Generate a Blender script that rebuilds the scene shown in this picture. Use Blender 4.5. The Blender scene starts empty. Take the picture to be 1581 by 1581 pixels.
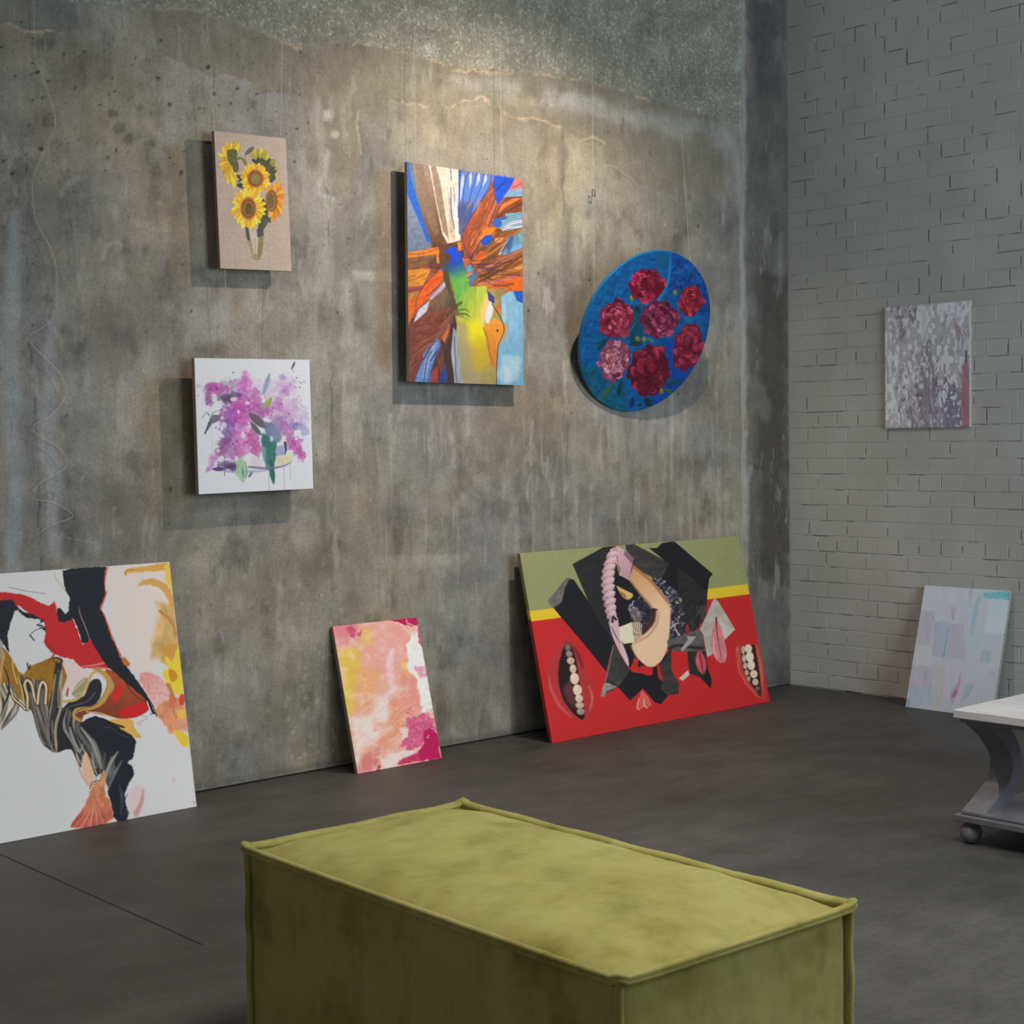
import bpy, bmesh, math, random
import numpy as np
from mathutils import Vector, Matrix

random.seed(7)
SC = bpy.context.scene
COL = SC.collection

# ------------------------------------------------------------------ camera
FPX, CX = 2444.3, 790.5                       # focal length and centre of the 1581 px frame
CAM_H = 1.389
_yaw, _pitch, _roll = (math.radians(a) for a in (42.314, -2.506, -0.8216))


def cam_axes():
    cy, sy, cp, sp = math.cos(_yaw), math.sin(_yaw), math.cos(_pitch), math.sin(_pitch)
    f = np.array([sy * cp, cy * cp, sp])
    r = np.array([cy, -sy, 0.0])
    u = np.cross(r, f)
    cr, sr = math.cos(_roll), math.sin(_roll)
    return cr * r + sr * u, -sr * r + cr * u, f


CR, CU, CF = cam_axes()
CO = np.array([0.0, 0.0, CAM_H])
cam = bpy.data.cameras.new('camera')
cam.sensor_width = 36.0
cam.lens = FPX / 1581.0 * 36.0
cam.clip_start = 0.05
cam_ob = bpy.data.objects.new('camera', cam)
COL.objects.link(cam_ob)
cam_ob.matrix_world = Matrix(((CR[0], CU[0], -CF[0], CO[0]), (CR[1], CU[1], -CF[1], CO[1]),
                              (CR[2], CU[2], -CF[2], CO[2]), (0, 0, 0, 1)))
SC.camera = cam_ob

# ------------------------------------------------------------------ world, lights, exposure
XW, YW = 7.150, 5.535                         # planes of the brick wall and of the concrete wall
world = bpy.data.worlds.new('world')
SC.world = world
world.use_nodes = True
world.node_tree.nodes['Background'].inputs[0].default_value = (1.0, 0.98, 0.95, 1)
world.node_tree.nodes['Background'].inputs[1].default_value = 0.10


def add_light(name, kind, loc, target, energy, color, **kw):
    d = bpy.data.lights.new(name, kind)
    d.energy = energy
    d.color = color
    for k, v in kw.items():
        setattr(d, k, v)
    o = bpy.data.objects.new(name, d)
    COL.objects.link(o)
    o.location = loc
    o.rotation_euler = (Vector(target) - Vector(loc)).to_track_quat('-Z', 'Y').to_euler()
    return o


add_light('ceiling_spot', 'SPOT', (4.95, YW - 1.35, 3.32), (4.74, YW, 1.15), 184, (1.0, 0.855, 0.69),
          spot_size=math.radians(136), spot_blend=1.0, shadow_soft_size=0.025)
add_light('window_daylight', 'AREA', (4.9, -0.9, 2.1), (6.6, 4.0, 1.7), 185, (0.72, 0.87, 1.0),
          shape='RECTANGLE', size=2.2, size_y=2.2)
add_light('overhead_fill', 'AREA', (2.9, 1.7, 3.9), (2.9, 2.0, 0), 56, (1.0, 0.97, 0.90),
          shape='RECTANGLE', size=1.6, size_y=1.6, spread=math.radians(110))  # added soft fill for the pouf top and floor, not a known fitting
add_light('pouf_side_fill', 'AREA', (-2.6, 0.4, 2.2), (3.5, 2.6, 0.6), 34, (0.86, 0.93, 1.0),
          shape='RECTANGLE', size=2.0, size_y=2.0)  # added fill for the pouf's left side, no window known there
SC.view_settings.view_transform = 'Standard'
SC.view_settings.look = 'None'
SC.view_settings.gamma = 1.0
SC.view_settings.use_curve_mapping = False
SC.view_settings.exposure = 0.0
SC.cycles.use_denoising = True


# ------------------------------------------------------------------ helpers: pixels and points
def ray(px, py):
    return CF + CR * ((px - CX) / FPX) - CU * ((py - CX) / FPX)


def hit(px, py, axis, val):
    d = ray(px, py)
    return CO + d * ((val - CO[axis]) / d[axis])


def project(P):
    d = np.asarray(P, float) - CO
    z = d @ CF
    return CX + FPX * (d @ CR) / z, CX - FPX * (d @ CU) / z


# ------------------------------------------------------------------ helpers: objects
def tag(o, label=None, cat=None, group=None, kind=None):
    for k, v in (('label', label), ('category', cat), ('group', group), ('kind', kind)):
        if v:
            o[k] = v
    return o


def empty(name, loc, rz=0.0):
    o = bpy.data.objects.new(name, None)
    o.empty_display_size = 0.1
    COL.objects.link(o)
    o.location = loc
    o.rotation_euler = (0, 0, rz)
    return o


def link(name, me, mat=None, parent=None, smooth=False):
    o = bpy.data.objects.new(name, me)
    COL.objects.link(o)
    if mat:
        me.materials.clear()
        me.materials.append(mat)
    if smooth:
        me.polygons.foreach_set('use_smooth', [True] * len(me.polygons))
    if parent:
        o.parent = parent
    return o


def mesh_py(name, v, f):
    me = bpy.data.meshes.new(name)
    me.from_pydata([tuple(p) for p in v], [], f)
    me.update()
    return me


def bm_mesh(name, bm):
    bmesh.ops.recalc_face_normals(bm, faces=bm.faces)
    me = bpy.data.meshes.new(name)
    bm.to_mesh(me)
    bm.free()
    return me


def bm_box(bm, lo, hi, bevel=0.0, seg=1):
    r = bmesh.ops.create_cube(bm, size=1.0)
    lo, hi = Vector(lo), Vector(hi)
    for v in r['verts']:
        v.co = Vector(((lo[i] + hi[i]) / 2 + v.co[i] * (hi[i] - lo[i]) for i in range(3)))
    if bevel:
        es = list({e for v in r['verts'] for e in v.link_edges})
        bmesh.ops.bevel(bm, geom=es, offset=bevel, segments=seg, affect='EDGES', profile=0.5)


def box(name, lo, hi, mat, parent=None, bevel=0.0, seg=1):
    bm = bmesh.new()
    bm_box(bm, lo, hi, bevel, seg)
    return link(name, bm_mesh(name, bm), mat, parent)


def catmull(pts, n=8):
    P = [np.array(p, float) for p in pts]
    if len(P) < 3:
        return P
    P = [2 * P[0] - P[1]] + P + [2 * P[-1] - P[-2]]
    out = []
    for i in range(1, len(P) - 2):
        a, b, c, d = P[i - 1:i + 3]
        for k in range(n):
            t = k / n
            out.append(0.5 * (2 * b + (c - a) * t + (2 * a - 5 * b + 4 * c - d) * t * t
                              + (3 * b - a - 3 * c + d) * t ** 3))
    out.append(P[-2])
    return out


def tube_mesh(name, pts, rad, seg=6, prof=None, closed=False, up=(0, 0, 1)):
    """sweep a circle (or the 2D profile) along the points"""
    P = [Vector(p) for p in pts]
    n = len(P)
    if prof is None:
        prof = [(math.cos(2 * math.pi * k / seg) * rad, math.sin(2 * math.pi * k / seg) * rad) for k in range(seg)]
    m = len(prof)
    V, Fc = [], []
    for i, p in enumerate(P):
        a = P[(i - 1) % n] if closed or i else P[0]
        b = P[(i + 1) % n] if closed or i < n - 1 else P[-1]
        t = (b - a).normalized()
        upv = Vector(up)
        if abs(t.dot(upv)) > 0.97:
            upv = Vector((0.6, -0.8, 0))
        s = t.cross(upv).normalized()
        w = s.cross(t).normalized()
        for (x, y) in prof:
            V.append(p + s * x + w * y)
    for i in range(n if closed else n - 1):
        j = (i + 1) % n
        for k in range(m):
            l = (k + 1) % m
            Fc.append((i * m + k, j * m + k, j * m + l, i * m + l))
    if not closed:
        Fc.append(tuple(range(m))[::-1])
        Fc.append(tuple((n - 1) * m + k for k in range(m)))
    return mesh_py(name, V, Fc)


def grid_mesh(name, V, ny, nx):
    """V: (ny*nx,3) array laid out row by row"""
    me = bpy.data.meshes.new(name)
    n = ny * nx
    me.vertices.add(n)
    me.vertices.foreach_set('co', np.ascontiguousarray(V, np.float32).ravel())
    i, j = np.meshgrid(np.arange(ny - 1), np.arange(nx - 1), indexing='ij')
    a = (i * nx + j).ravel()
    q = np.stack([a, a + nx, a + nx + 1, a + 1], 1).astype(np.int32)
    me.loops.add(q.size)
    me.loops.foreach_set('vertex_index', q.ravel())
    me.polygons.add(len(q))
    me.polygons.foreach_set('loop_start', np.arange(0, q.size, 4, dtype=np.int32))
    me.polygons.foreach_set('loop_total', np.full(len(q), 4, np.int32))
    me.update(calc_edges=True)
    me.polygons.foreach_set('use_smooth', np.ones(len(q), bool))
    return me


def to_lin(c):
    c = np.asarray(c, float)
    return np.where(c <= 0.04045, c / 12.92, ((np.clip(c, 0, 9) + 0.055) / 1.055) ** 2.4)


def set_color(me, name, rgb):
    n = len(me.vertices)
    at = me.color_attributes.new(name, 'FLOAT_COLOR', 'POINT')
    d = np.ones((n, 4), np.float32)
    d[:, :rgb.shape[1]] = rgb
    at.data.foreach_set('color', d.ravel())


# ------------------------------------------------------------------ helpers: materials
def mat_new(name, rough=0.7, col=(0.5, 0.5, 0.5), spec=0.5):
    m = bpy.data.materials.new(name)
    m.use_nodes = True
    b = m.node_tree.nodes['Principled BSDF']
    b.inputs['Base Color'].default_value = (*to_lin(np.array(col) / 255.0 if max(col) > 1 else col), 1)
    b.inputs['Roughness'].default_value = rough
    b.inputs['Specular IOR Level'].default_value = spec
    return m, m.node_tree.nodes, m.node_tree.links, b


def lin4(c):
    return (*[float(x) for x in to_lin(np.array(c) / 255.0)], 1)


def nd(N, t, **kw):
    n = N.new(t)
    for k, v in kw.items():
        if k.startswith('i_'):
            key = k[2:]
            n.inputs[int(key) if key.isdigit() else key].default_value = v
        else:
            setattr(n, k, v)
    return n


def ramp(N, stops):
    r = N.new('ShaderNodeValToRGB')
    e = r.color_ramp.elements
    while len(e) < len(stops):
        e.new(0.5)
    for s, (p, c) in zip(e, stops):
        s.position = p
        s.color = c if len(c) == 4 else (*c, 1)
    return r


def coords(N, L, scale=(1, 1, 1), kind='Object'):
    t = N.new('ShaderNodeTexCoord')
    m = N.new('ShaderNodeMapping')
    m.inputs['Scale'].default_value = scale
    L.new(t.outputs[kind], m.inputs['Vector'])
    return m.outputs[0]


def noise(N, L, vec, scale, detail=4.0, rough=0.55):
    n = nd(N, 'ShaderNodeTexNoise', i_Scale=scale, i_Detail=detail, i_Roughness=rough)
    L.new(vec, n.inputs['Vector'])
    return n.outputs['Fac']


def bump(N, L, b, height, strength, dist):
    n = nd(N, 'ShaderNodeBump', i_Strength=strength, i_Distance=dist)
    L.new(height, n.inputs['Height'])
    L.new(n.outputs[0], b.inputs['Normal'])
    return n


def mixc(N, L, fac, a, b, mode='MIX'):
    n = N.new('ShaderNodeMix')
    n.data_type = 'RGBA'
    n.blend_type = mode
    for sock, v in ((n.inputs[0], fac), (n.inputs[6], a), (n.inputs[7], b)):
        if isinstance(v, (int, float, tuple)):
            sock.default_value = v
        else:
            L.new(v, sock)
    return n.outputs[2]


# ------------------------------------------------------------------ helpers: painting on a surface
_TAB = {}


def vn(x, y, seed=0):
    """smooth value noise 0..1 at any points"""
    if seed not in _TAB:
        _TAB[seed] = np.random.RandomState(seed + 11).rand(257, 257).astype(np.float32)
    T = _TAB[seed]
    xi, yi = np.floor(x), np.floor(y)
    fx, fy = x - xi, y - yi
    fx, fy = fx * fx * (3 - 2 * fx), fy * fy * (3 - 2 * fy)
    xi, yi = xi.astype(int) % 256, yi.astype(int) % 256
    return (T[yi, xi] * (1 - fx) + T[yi, xi + 1] * fx) * (1 - fy) + (T[yi + 1, xi] * (1 - fx) + T[yi + 1, xi + 1] * fx) * fy


def fbm(x, y, cx, cy=None, oct=4, seed=0, gain=0.5):
    cy = cy or cx
    s, a, t = 0, 1.0, 0
    for o in range(oct):
        s = s + a * vn(x / cx * 2 ** o + 13.7 * o, y / cy * 2 ** o + 7.1 * o, seed + o)
        t += a
        a *= gain
    return s / t


def chaikin(P, n):
    P = np.asarray(P, float)
    for _ in range(n):
        Q = np.roll(P, -1, 0)
        P = np.stack([0.75 * P + 0.25 * Q, 0.25 * P + 0.75 * Q], 1).reshape(-1, 2)
    return P


class Art:
    """colours laid on a surface; X, Y are the surface points as traced coordinates"""

    def __init__(s, X, Y, base):
        s.X0, s.Y0 = np.asarray(X, float).ravel(), np.asarray(Y, float).ravel()
        s.C = np.tile(np.array(base, float)[:3] / 255.0, (len(s.X0), 1))
        s.use(0, 0, 1)

    def use(s, x0, y0, k):
        s.X, s.Y, s.k = (s.X0 - x0) * k, (s.Y0 - y0) * k, k
        return s

    def _sel(s, x0, y0, x1, y1):
        return np.nonzero((s.X > x0) & (s.X < x1) & (s.Y > y0) & (s.Y < y1))[0]

    def _put(s, i, m, col, col2=None, g=None, tex=0, seed=0, tc=None):
        c = np.array(col, float) / 255.0
        if col2 is not None:
            (ax, ay), (bx, by) = g
            dx, dy = bx - ax, by - ay
            t = np.clip(((s.X[i] - ax) * dx + (s.Y[i] - ay) * dy) / (dx * dx + dy * dy), 0, 1)[:, None]
            c = c * (1 - t) + np.array(col2, float) / 255.0 * t
        if tex:
            cx, cy = tc or (14, 14)
            c = c * (1 + tex * 2 * (fbm(s.X[i], s.Y[i], cx, cy, 3, seed + 40) - 0.5))[:, None]
        m = m[:, None]
        s.C[i] = s.C[i] * (1 - m) + c * m

    def poly(s, P, col, a=1.0, soft=None, sm=0, wob=0, wf=20, col2=None, g=None, tex=0, seed=0, tc=None, brk=0, bc=(30, 30)):
        soft = soft or 0.8 * s.k
        P = chaikin(P, sm) if sm else np.asarray(P, float)
        pad = soft + wob
        i = s._sel(P[:, 0].min() - pad, P[:, 1].min() - pad, P[:, 0].max() + pad, P[:, 1].max() + pad)
        if len(i) == 0:
            return s
        x, y = s.X[i], s.Y[i]
        if wob:
            x = x + (fbm(x, y, wf, wf, 3, seed) - 0.5) * 2 * wob
            y = y + (fbm(s.X[i], s.Y[i], wf, wf, 3, seed + 5) - 0.5) * 2 * wob
        d2 = np.full(len(x), 1e18)
        ins = np.zeros(len(x), bool)
        n = len(P)
        for k in range(n):
            ax, ay = P[k]
            bx, by = P[(k + 1) % n]
            ex, ey = bx - ax, by - ay
            l2 = ex * ex + ey * ey
            if l2 < 1e-12:
                continue
            t = np.clip(((x - ax) * ex + (y - ay) * ey) / l2, 0, 1)
            d2 = np.minimum(d2, (x - ax - t * ex) ** 2 + (y - ay - t * ey) ** 2)
            c = (ay > y) != (by > y)
            if ey != 0:
                ins ^= c & (x < ex * (y - ay) / ey + ax)
        d = np.sqrt(d2)
        m = np.clip(0.5 + np.where(ins, d, -d) / soft, 0, 1)
        m = m * m * (3 - 2 * m) * a
        if brk:
            nz = fbm(s.X[i], s.Y[i], bc[0], bc[1], 4, seed + 70)
            m = m * np.clip(0.5 + (nz - 0.5 + (0.5 - brk)) * 7, 0, 1)
        s._put(i, m, col, col2, g, tex, seed, tc)
        return s

    def line(s, P, w, col, a=1.0, soft=None, sm=6, wob=0, wf=20, seed=0, brk=0, bc=(30, 30), col2=None, g=None, tex=0, tc=None):
        soft = soft or 0.8 * s.k
        P = np.asarray(P, float)
        W = np.asarray(w if np.ndim(w) else [w] * len(P), float)
        if len(W) != len(P):
            W = np.interp(np.linspace(0, 1, len(P)), np.linspace(0, 1, len(W)), W)
        if sm and len(P) > 2:
            Q = np.array(catmull(np.c_[P, W], sm))
            P, W = Q[:, :2], np.maximum(Q[:, 2], 0)
        pad = soft + W.max() / 2 + wob
        i = s._sel(P[:, 0].min() - pad, P[:, 1].min() - pad, P[:, 0].max() + pad, P[:, 1].max() + pad)
        if len(i) == 0:
            return s
        x, y = s.X[i], s.Y[i]
        if wob:
            x = x + (fbm(x, y, wf, wf, 3, seed) - 0.5) * 2 * wob
            y = y + (fbm(s.X[i], s.Y[i], wf, wf, 3, seed + 5) - 0.5) * 2 * wob
        best = np.full(len(x), -1e9)
        for k in range(len(P) - 1):
            ax, ay = P[k]
            ex, ey = P[k + 1] - P[k]
            l2 = ex * ex + ey * ey + 1e-9
            t = np.clip(((x - ax) * ex + (y - ay) * ey) / l2, 0, 1)
            d = np.sqrt((x - ax - t * ex) ** 2 + (y - ay - t * ey) ** 2)
            best = np.maximum(best, (W[k] * (1 - t) + W[k + 1] * t) / 2 - d)
        m = np.clip(0.5 + best / soft, 0, 1)
        m = m * m * (3 - 2 * m) * a
        if brk:
            nz = fbm(s.X[i], s.Y[i], bc[0], bc[1], 4, seed + 70)
            m = m * np.clip(0.5 + (nz - 0.5 + (0.5 - brk)) * 7, 0, 1)
        s._put(i, m, col, col2, g, tex, seed, tc)
        return s

    def oval(s, cx, cy, rx, ry, col, ang=0, n=18, **kw):
        t = np.linspace(0, 2 * math.pi, n, endpoint=False)
        ca, sa = math.cos(math.radians(ang)), math.sin(math.radians(ang))
        x, y = rx * np.cos(t), ry * np.sin(t)
        return s.poly(np.c_[cx + x * ca - y * sa, cy + x * sa + y * ca], col, **kw)

    def petal(s, x0, y0, x1, y1, w, col, **kw):
        """pointed leaf or petal from base to tip"""
        d = np.array([x1 - x0, y1 - y0], float)
        nrm = np.array([-d[1], d[0]]) / (np.linalg.norm(d) + 1e-9) * w / 2
        b = np.array([x0, y0], float)
        P = [b + d * t + nrm * k for t, k in ((0, .35), (.3, .9), (.6, 1), (.85, .55), (1, 0), (.85, -.55), (.6, -1), (.3, -.9), (0, -.35))]
        return s.poly(P, col, **kw)

    def lin(s, gain=1.0):
        return np.clip(to_lin(np.clip(s.C, 0, 1)) * gain, 0.002, 0.92)


# ================================================================== STRUCTURE
# ------------------------------------------------------------------ concrete wall
def concrete_material():
    m, N, L, b = mat_new('bare_concrete', 0.85, spec=0.25)
    col = nd(N, 'ShaderNodeVertexColor', layer_name='paint').outputs[0]
    msk = nd(N, 'ShaderNodeVertexColor', layer_name='mask').outputs[0]
    sep = N.new('ShaderNodeSeparateColor')
    L.new(msk, sep.inputs[0])
    v = coords(N, L)
    n1 = noise(N, L, v, 90, 5, 0.6)
    n2 = noise(N, L, v, 14, 6, 0.65)
    vs = coords(N, L, (22, 22, 2.0))
    n3 = noise(N, L, vs, 3.0, 5, 0.6)
    r1 = ramp(N, [(0.30, (0.84,) * 3), (0.70, (1.15,) * 3)])
    L.new(n1, r1.inputs[0])
    r2 = ramp(N, [(0.30, (0.84, 0.84, 0.85)), (0.68, (1.13, 1.13, 1.12))])
    L.new(n2, r2.inputs[0])
    r3 = ramp(N, [(0.30, (0.93, 0.93, 0.93)), (0.70, (1.06, 1.06, 1.06))])
    L.new(n3, r3.inputs[0])
    c = mixc(N, L, 1.0, col, r1.outputs[0], 'MULTIPLY')
    c = mixc(N, L, 1.0, c, r2.outputs[0], 'MULTIPLY')
    c = mixc(N, L, 1.0, c, r3.outputs[0], 'MULTIPLY')
    # crisp-edged worn patches and lime blooms
    n4 = noise(N, L, v, 4.2, 12, 0.68)
    r4 = ramp(N, [(0.42, (0.91, 0.91, 0.92)), (0.46, (0.985, 0.985, 0.985)), (0.56, (1.015, 1.015, 1.01)), (0.61, (1.09, 1.085, 1.08))])
    L.new(n4, r4.inputs[0])
    c = mixc(N, L, 1.0, c, r4.outputs[0], 'MULTIPLY')
    vl = coords(N, L, (3.4, 3.4, 1.0))
    n5 = noise(N, L, vl, 3.1, 12, 0.72)
    r5 = ramp(N, [(0.575, (0, 0, 0)), (0.63, (0.34,) * 3), (0.75, (0.5,) * 3)])
    L.new(n5, r5.inputs[0])
    c = mixc(N, L, r5.outputs[0], c, lin4((180, 176, 167)))
    n6 = noise(N, L, coords(N, L, (2.6, 2.6, 1.3)), 6.0, 12, 0.75)
    r6 = ramp(N, [(0.35, (0.36,) * 3), (0.41, (0, 0, 0))])
    L.new(n6, r6.inputs[0])
    c = mixc(N, L, r6.outputs[0], c, lin4((92, 88, 80)))
    # exposed aggregate: pale and dark stones
    vo = nd(N, 'ShaderNodeTexVoronoi', i_Scale=100.0, i_Randomness=1.0)
    L.new(v, vo.inputs['Vector'])
    sp = N.new('ShaderNodeSeparateColor')
    L.new(vo.outputs['Color'], sp.inputs[0])
    rs = ramp(N, [(0.0, (0.84, 0.85, 0.83)), (0.55, (0.97, 0.98, 0.95)), (0.82, (1.10, 1.10, 1.06)), (0.95, (1.5, 1.47, 1.40))])
    L.new(sp.outputs[0], rs.inputs[0])
    c = mixc(N, L, sep.outputs[0], c, mixc(N, L, 1.0, c, rs.outputs[0], 'MULTIPLY'))
    # pores
    vp = nd(N, 'ShaderNodeTexVoronoi', i_Scale=26.0, i_Randomness=1.0)
    L.new(v, vp.inputs['Vector'])
    rp = ramp(N, [(0.09, (1, 1, 1)), (0.125, (0, 0, 0))])
    L.new(vp.outputs['Distance'], rp.inputs[0])
    sp2 = N.new('ShaderNodeSeparateColor')
    L.new(vp.outputs['Color'], sp2.inputs[0])
    gt = nd(N, 'ShaderNodeMath', operation='GREATER_THAN', i_1=0.62)
    L.new(sp2.outputs[0], gt.inputs[0])
    mu = nd(N, 'ShaderNodeMath', operation='MULTIPLY')
    L.new(rp.outputs[0], mu.inputs[0])
    L.new(gt.outputs[0], mu.inputs[1])
    mu2 = nd(N, 'ShaderNodeMath', operation='MULTIPLY')
    L.new(mu.outputs[0], mu2.inputs[0])
    L.new(sep.outputs[1], mu2.inputs[1])
    c = mixc(N, L, mu2.outputs[0], c, (0.05, 0.05, 0.045, 1))
    L.new(c, b.inputs['Base Color'])
    ad = nd(N, 'ShaderNodeMath', operation='ADD')
    L.new(n1, ad.inputs[0])
    L.new(n2, ad.inputs[1])
    bump(N, L, b, ad.outputs[0], 0.25, 0.005)
    return m


def build_concrete_wall():
    xs = np.concatenate([np.linspace(-2.5, 2.25, 20)[:-1], np.arange(2.25, XW, 0.0078), [XW]])
    zs = np.concatenate([np.arange(0, 3.95, 0.0078), [4.1, 4.6]])
    Xg, Zg = np.meshgrid(xs, zs)
    P = np.stack([Xg.ravel(), np.full(Xg.size, YW), Zg.ravel()], 1)
    px, py = project(P)
    px, py = np.clip(px, -2500, 2000), np.clip(py, -800, 2000)
    A = Art(px, py, (146, 139, 127))
    X, Y = A.X, A.Y
    # broad tone: patches, vertical run marks
    t = 0.55 * fbm(X, Y, 190, 170, 4, 3) + 0.16 * fbm(X, Y, 22, 230, 3, 9) + 0.39 * fbm(X, Y, 60, 55, 4, 21)
    A.C *= (0.62 + 0.70 * t / 1.10)[:, None]
    br = np.clip((fbm(X, Y, 120, 160, 4, 33) - 0.5) * 3.2, -1, 1)[:, None]
    A.C *= 1 + br * np.array([0.045, 0.012, -0.05])
    st = np.clip((fbm(X, Y, 34, 60, 5, 55, 0.6) - 0.60) * 6, 0, 1)[:, None] * 0.16
    A.C *= 1 - st
    li = np.clip((fbm(X, Y, 26, 75, 5, 77, 0.6) - 0.60) * 7, 0, 1)[:, None] * 0.22
    A.C = A.C * (1 - li) + np.array([176, 172, 162]) / 255 * li
    edge = [(104, 2), (160, 10), (231, 15), (273, 12), (319, 19), (364, 34), (406, 49), (455, 70), (493, 72), (505, 66), (550, 66),
            (576, 69), (609, 76), (657, 90), (709, 107), (766, 109), (856, 114), (927, 130), (1003, 152), (1050, 166), (1112, 185), (1146, 200)]
    rough_zone = edge + [(1146, -700), (60, -700), (80, -10)]
    G = Art(px, py, (0, 0, 0))
    G.poly(rough_zone, (255, 0, 0), soft=6, wob=5, wf=14, seed=4)
    # smoother skim patches under the rough band
    A.poly([(232, 15), (273, 12), (364, 34), (455, 70), (505, 66), (609, 76), (709, 107), (856, 114), (1003, 152), (1112, 185), (1120, 300),
            (1040, 300), (984, 284), (936, 256), (934, 220), (896, 218), (865, 197), (832, 185), (794, 183), (766, 166), (742, 149), (699, 166),
            (657, 164), (602, 154), (552, 171), (556, 240), (540, 300), (480, 290), (470, 230), (472, 150), (452, 144), (406, 142),
            (380, 125), (342, 114), (326, 121), (288, 102), (243, 82), (238, 50)], (140, 131, 114), a=0.78, soft=4, wob=5, wf=25, tex=.10, tc=(70, 50))
    A.poly([(0, -20), (105, -20), (118, 25), (122, 45), (76, 49), (38, 49), (11, 35), (-10, 38)], (112, 112, 104), a=.6, soft=4, wob=4)
    A.poly(rough_zone, (146, 143, 130), a=.85, soft=5, wob=5, wf=14, seed=4, tex=.12, tc=(30, 25))
    peach = (206, 178, 152)
    A.line([(p[0], p[1] + 2) for p in edge[6:19]], 3.2, peach, a=.65, wob=6, wf=9, sm=0, brk=.5, bc=(16, 14), soft=2)
    A.line([(p[0], p[1] + 1) for p in edge[1:8]], 2.5, (170, 160, 145), a=.5, wob=3, wf=9, sm=0, brk=.5, soft=2)
    A.line([(11, 35), (28, 42), (38, 49), (76, 49), (92, 52), (110, 47)], 3.2, peach, a=.85, wob=3, wf=8, soft=2, brk=.35)
    A.line([(602, 154), (657, 164), (699, 166), (742, 149), (766, 166), (794, 183), (832, 185), (865, 197)], 3, peach, a=.7, wob=5, wf=9, sm=0, soft=2, brk=.45, bc=(14, 14))
    A.line([(896, 218), (915, 211), (934, 222)], 3, peach, a=.8, wob=2, sm=0, soft=2)
    A.line([(936, 256), (955, 261), (984, 284)], 2, (190, 172, 150), a=.7, wob=2, soft=2)
    A.line([(243, 82), (288, 102), (326, 121), (342, 114), (380, 125), (406, 142)], 2.4, (180, 165, 145), a=.7, wob=3, wf=9, sm=0, soft=2, brk=.4)
    A.line([(552, 171), (550, 190), (556, 215), (558, 240)], 2.4, peach, a=.6, wob=2, sm=0, soft=2, brk=.4)
    A.line([(1160, 232), (1170, 225), (1190, 228), (1203, 238)], 2, (150, 140, 128), a=.7, wob=2, soft=2)
    # pale bloom under the rough band
    A.line([(690, 122), (760, 132), (850, 150), (960, 178), (1060, 200), (1110, 215), (1138, 250), (1143, 320)], [12, 24, 34, 30, 30, 36, 22, 10],
           (178, 175, 168), a=0.65, soft=26, wob=10, wf=40, brk=.42, bc=(60, 40))
    for (x, y, r) in ((885, 155, 20), (850, 140, 14), (915, 160, 16), (660, 75, 16)):
        A.oval(x, y, r, r * .6, (190, 188, 182), a=0.51, soft=18, wob=6)
    # formwork joints
    A.line([(44, 250), (46, 420), (50, 640), (54, 880)], [10, 22, 28, 24], (116, 118, 120), a=.42, soft=22, wob=9, wf=50, brk=.3, bc=(20, 90))
    A.line([(24, 330), (18, 500), (22, 700), (24, 880)], [10, 26, 24, 20], (158, 164, 166), a=0.65, soft=14, wob=9, wf=60)
    A.line([(78, 500), (76, 640), (84, 860)], [14, 26, 20], (160, 165, 166), a=0.61, soft=14, wob=9, wf=50)
    A.line([(42, 245), (44, 420), (48, 560), (58, 700), (62, 880)], 2.2, (78, 77, 75), a=.7, soft=2, wob=4, wf=15, brk=.5, bc=(12, 60))
    A.line([(490, 160), (492, 400), (496, 700)], [16, 44, 28], (172, 168, 158), a=0.58, soft=18, wob=10, wf=60, brk=.35, bc=(30, 80))
    A.line([(535, 440), (540, 700)], [18, 20], (172, 168, 158), a=0.58, soft=12, wob=8, brk=.4, bc=(30, 60))
    A.line([(504, 290), (507, 400), (511, 560), (512, 700), (514, 940), (516, 1185)], 2.4, (84, 82, 77), a=.65, soft=3, wob=4, wf=16, brk=.54, bc=(10, 60))
    A.line([(868, 200), (871, 380), (874, 560), (877, 860)], 2.4, (88, 85, 79), a=.6, soft=3, wob=4, wf=16, brk=.54, bc=(10, 60))
    A.line([(872, 220), (876, 560)], 16, (96, 92, 86), a=0.43, soft=12, brk=.45, bc=(20, 60), wob=4)
    A.line([(1146, -20), (1147, 500), (1152, 900)], [7, 7, 5], (165, 166, 160), a=0.87, soft=5, wob=3, wf=30, brk=.3, bc=(14, 60))
    A.oval(1140, 95, 7, 16, (160, 162, 156), a=0.87, soft=6)
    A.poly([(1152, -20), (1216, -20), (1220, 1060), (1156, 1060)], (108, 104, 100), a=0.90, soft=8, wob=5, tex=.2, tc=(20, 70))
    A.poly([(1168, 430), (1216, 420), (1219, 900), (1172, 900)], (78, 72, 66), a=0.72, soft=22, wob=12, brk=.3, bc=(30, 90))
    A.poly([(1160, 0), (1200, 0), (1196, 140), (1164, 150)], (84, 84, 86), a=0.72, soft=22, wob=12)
    A.line([(1206, 360), (1204, 450)], 8, (150, 146, 140), a=0.43, soft=5)
    # brush sweeps, pale smears, brown shadow tones painted beside the hung canvases
    for k in range(16):
        a0 = 3.3 + k * .045
        cx, cy, R = 262 - k * 1.2, 540 + k, 30 + k * 4.0
        A.line([(cx + R * math.cos(a0 + q * .33), cy - R * .95 * math.sin(math.pi - a0 - q * .33)) for q in range(4)], 1.6, (182, 180, 172), a=0.43, soft=2.4)
    for k in range(9):
        R = 10 + k * 5
        A.line([(405 + R * math.cos(t_), 500 - R * .62 * math.sin(t_)) for t_ in (0.3, .9, 1.5, 2.1, 2.7)], 1.4, (178, 175, 166), a=0.32, soft=2.2)
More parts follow.
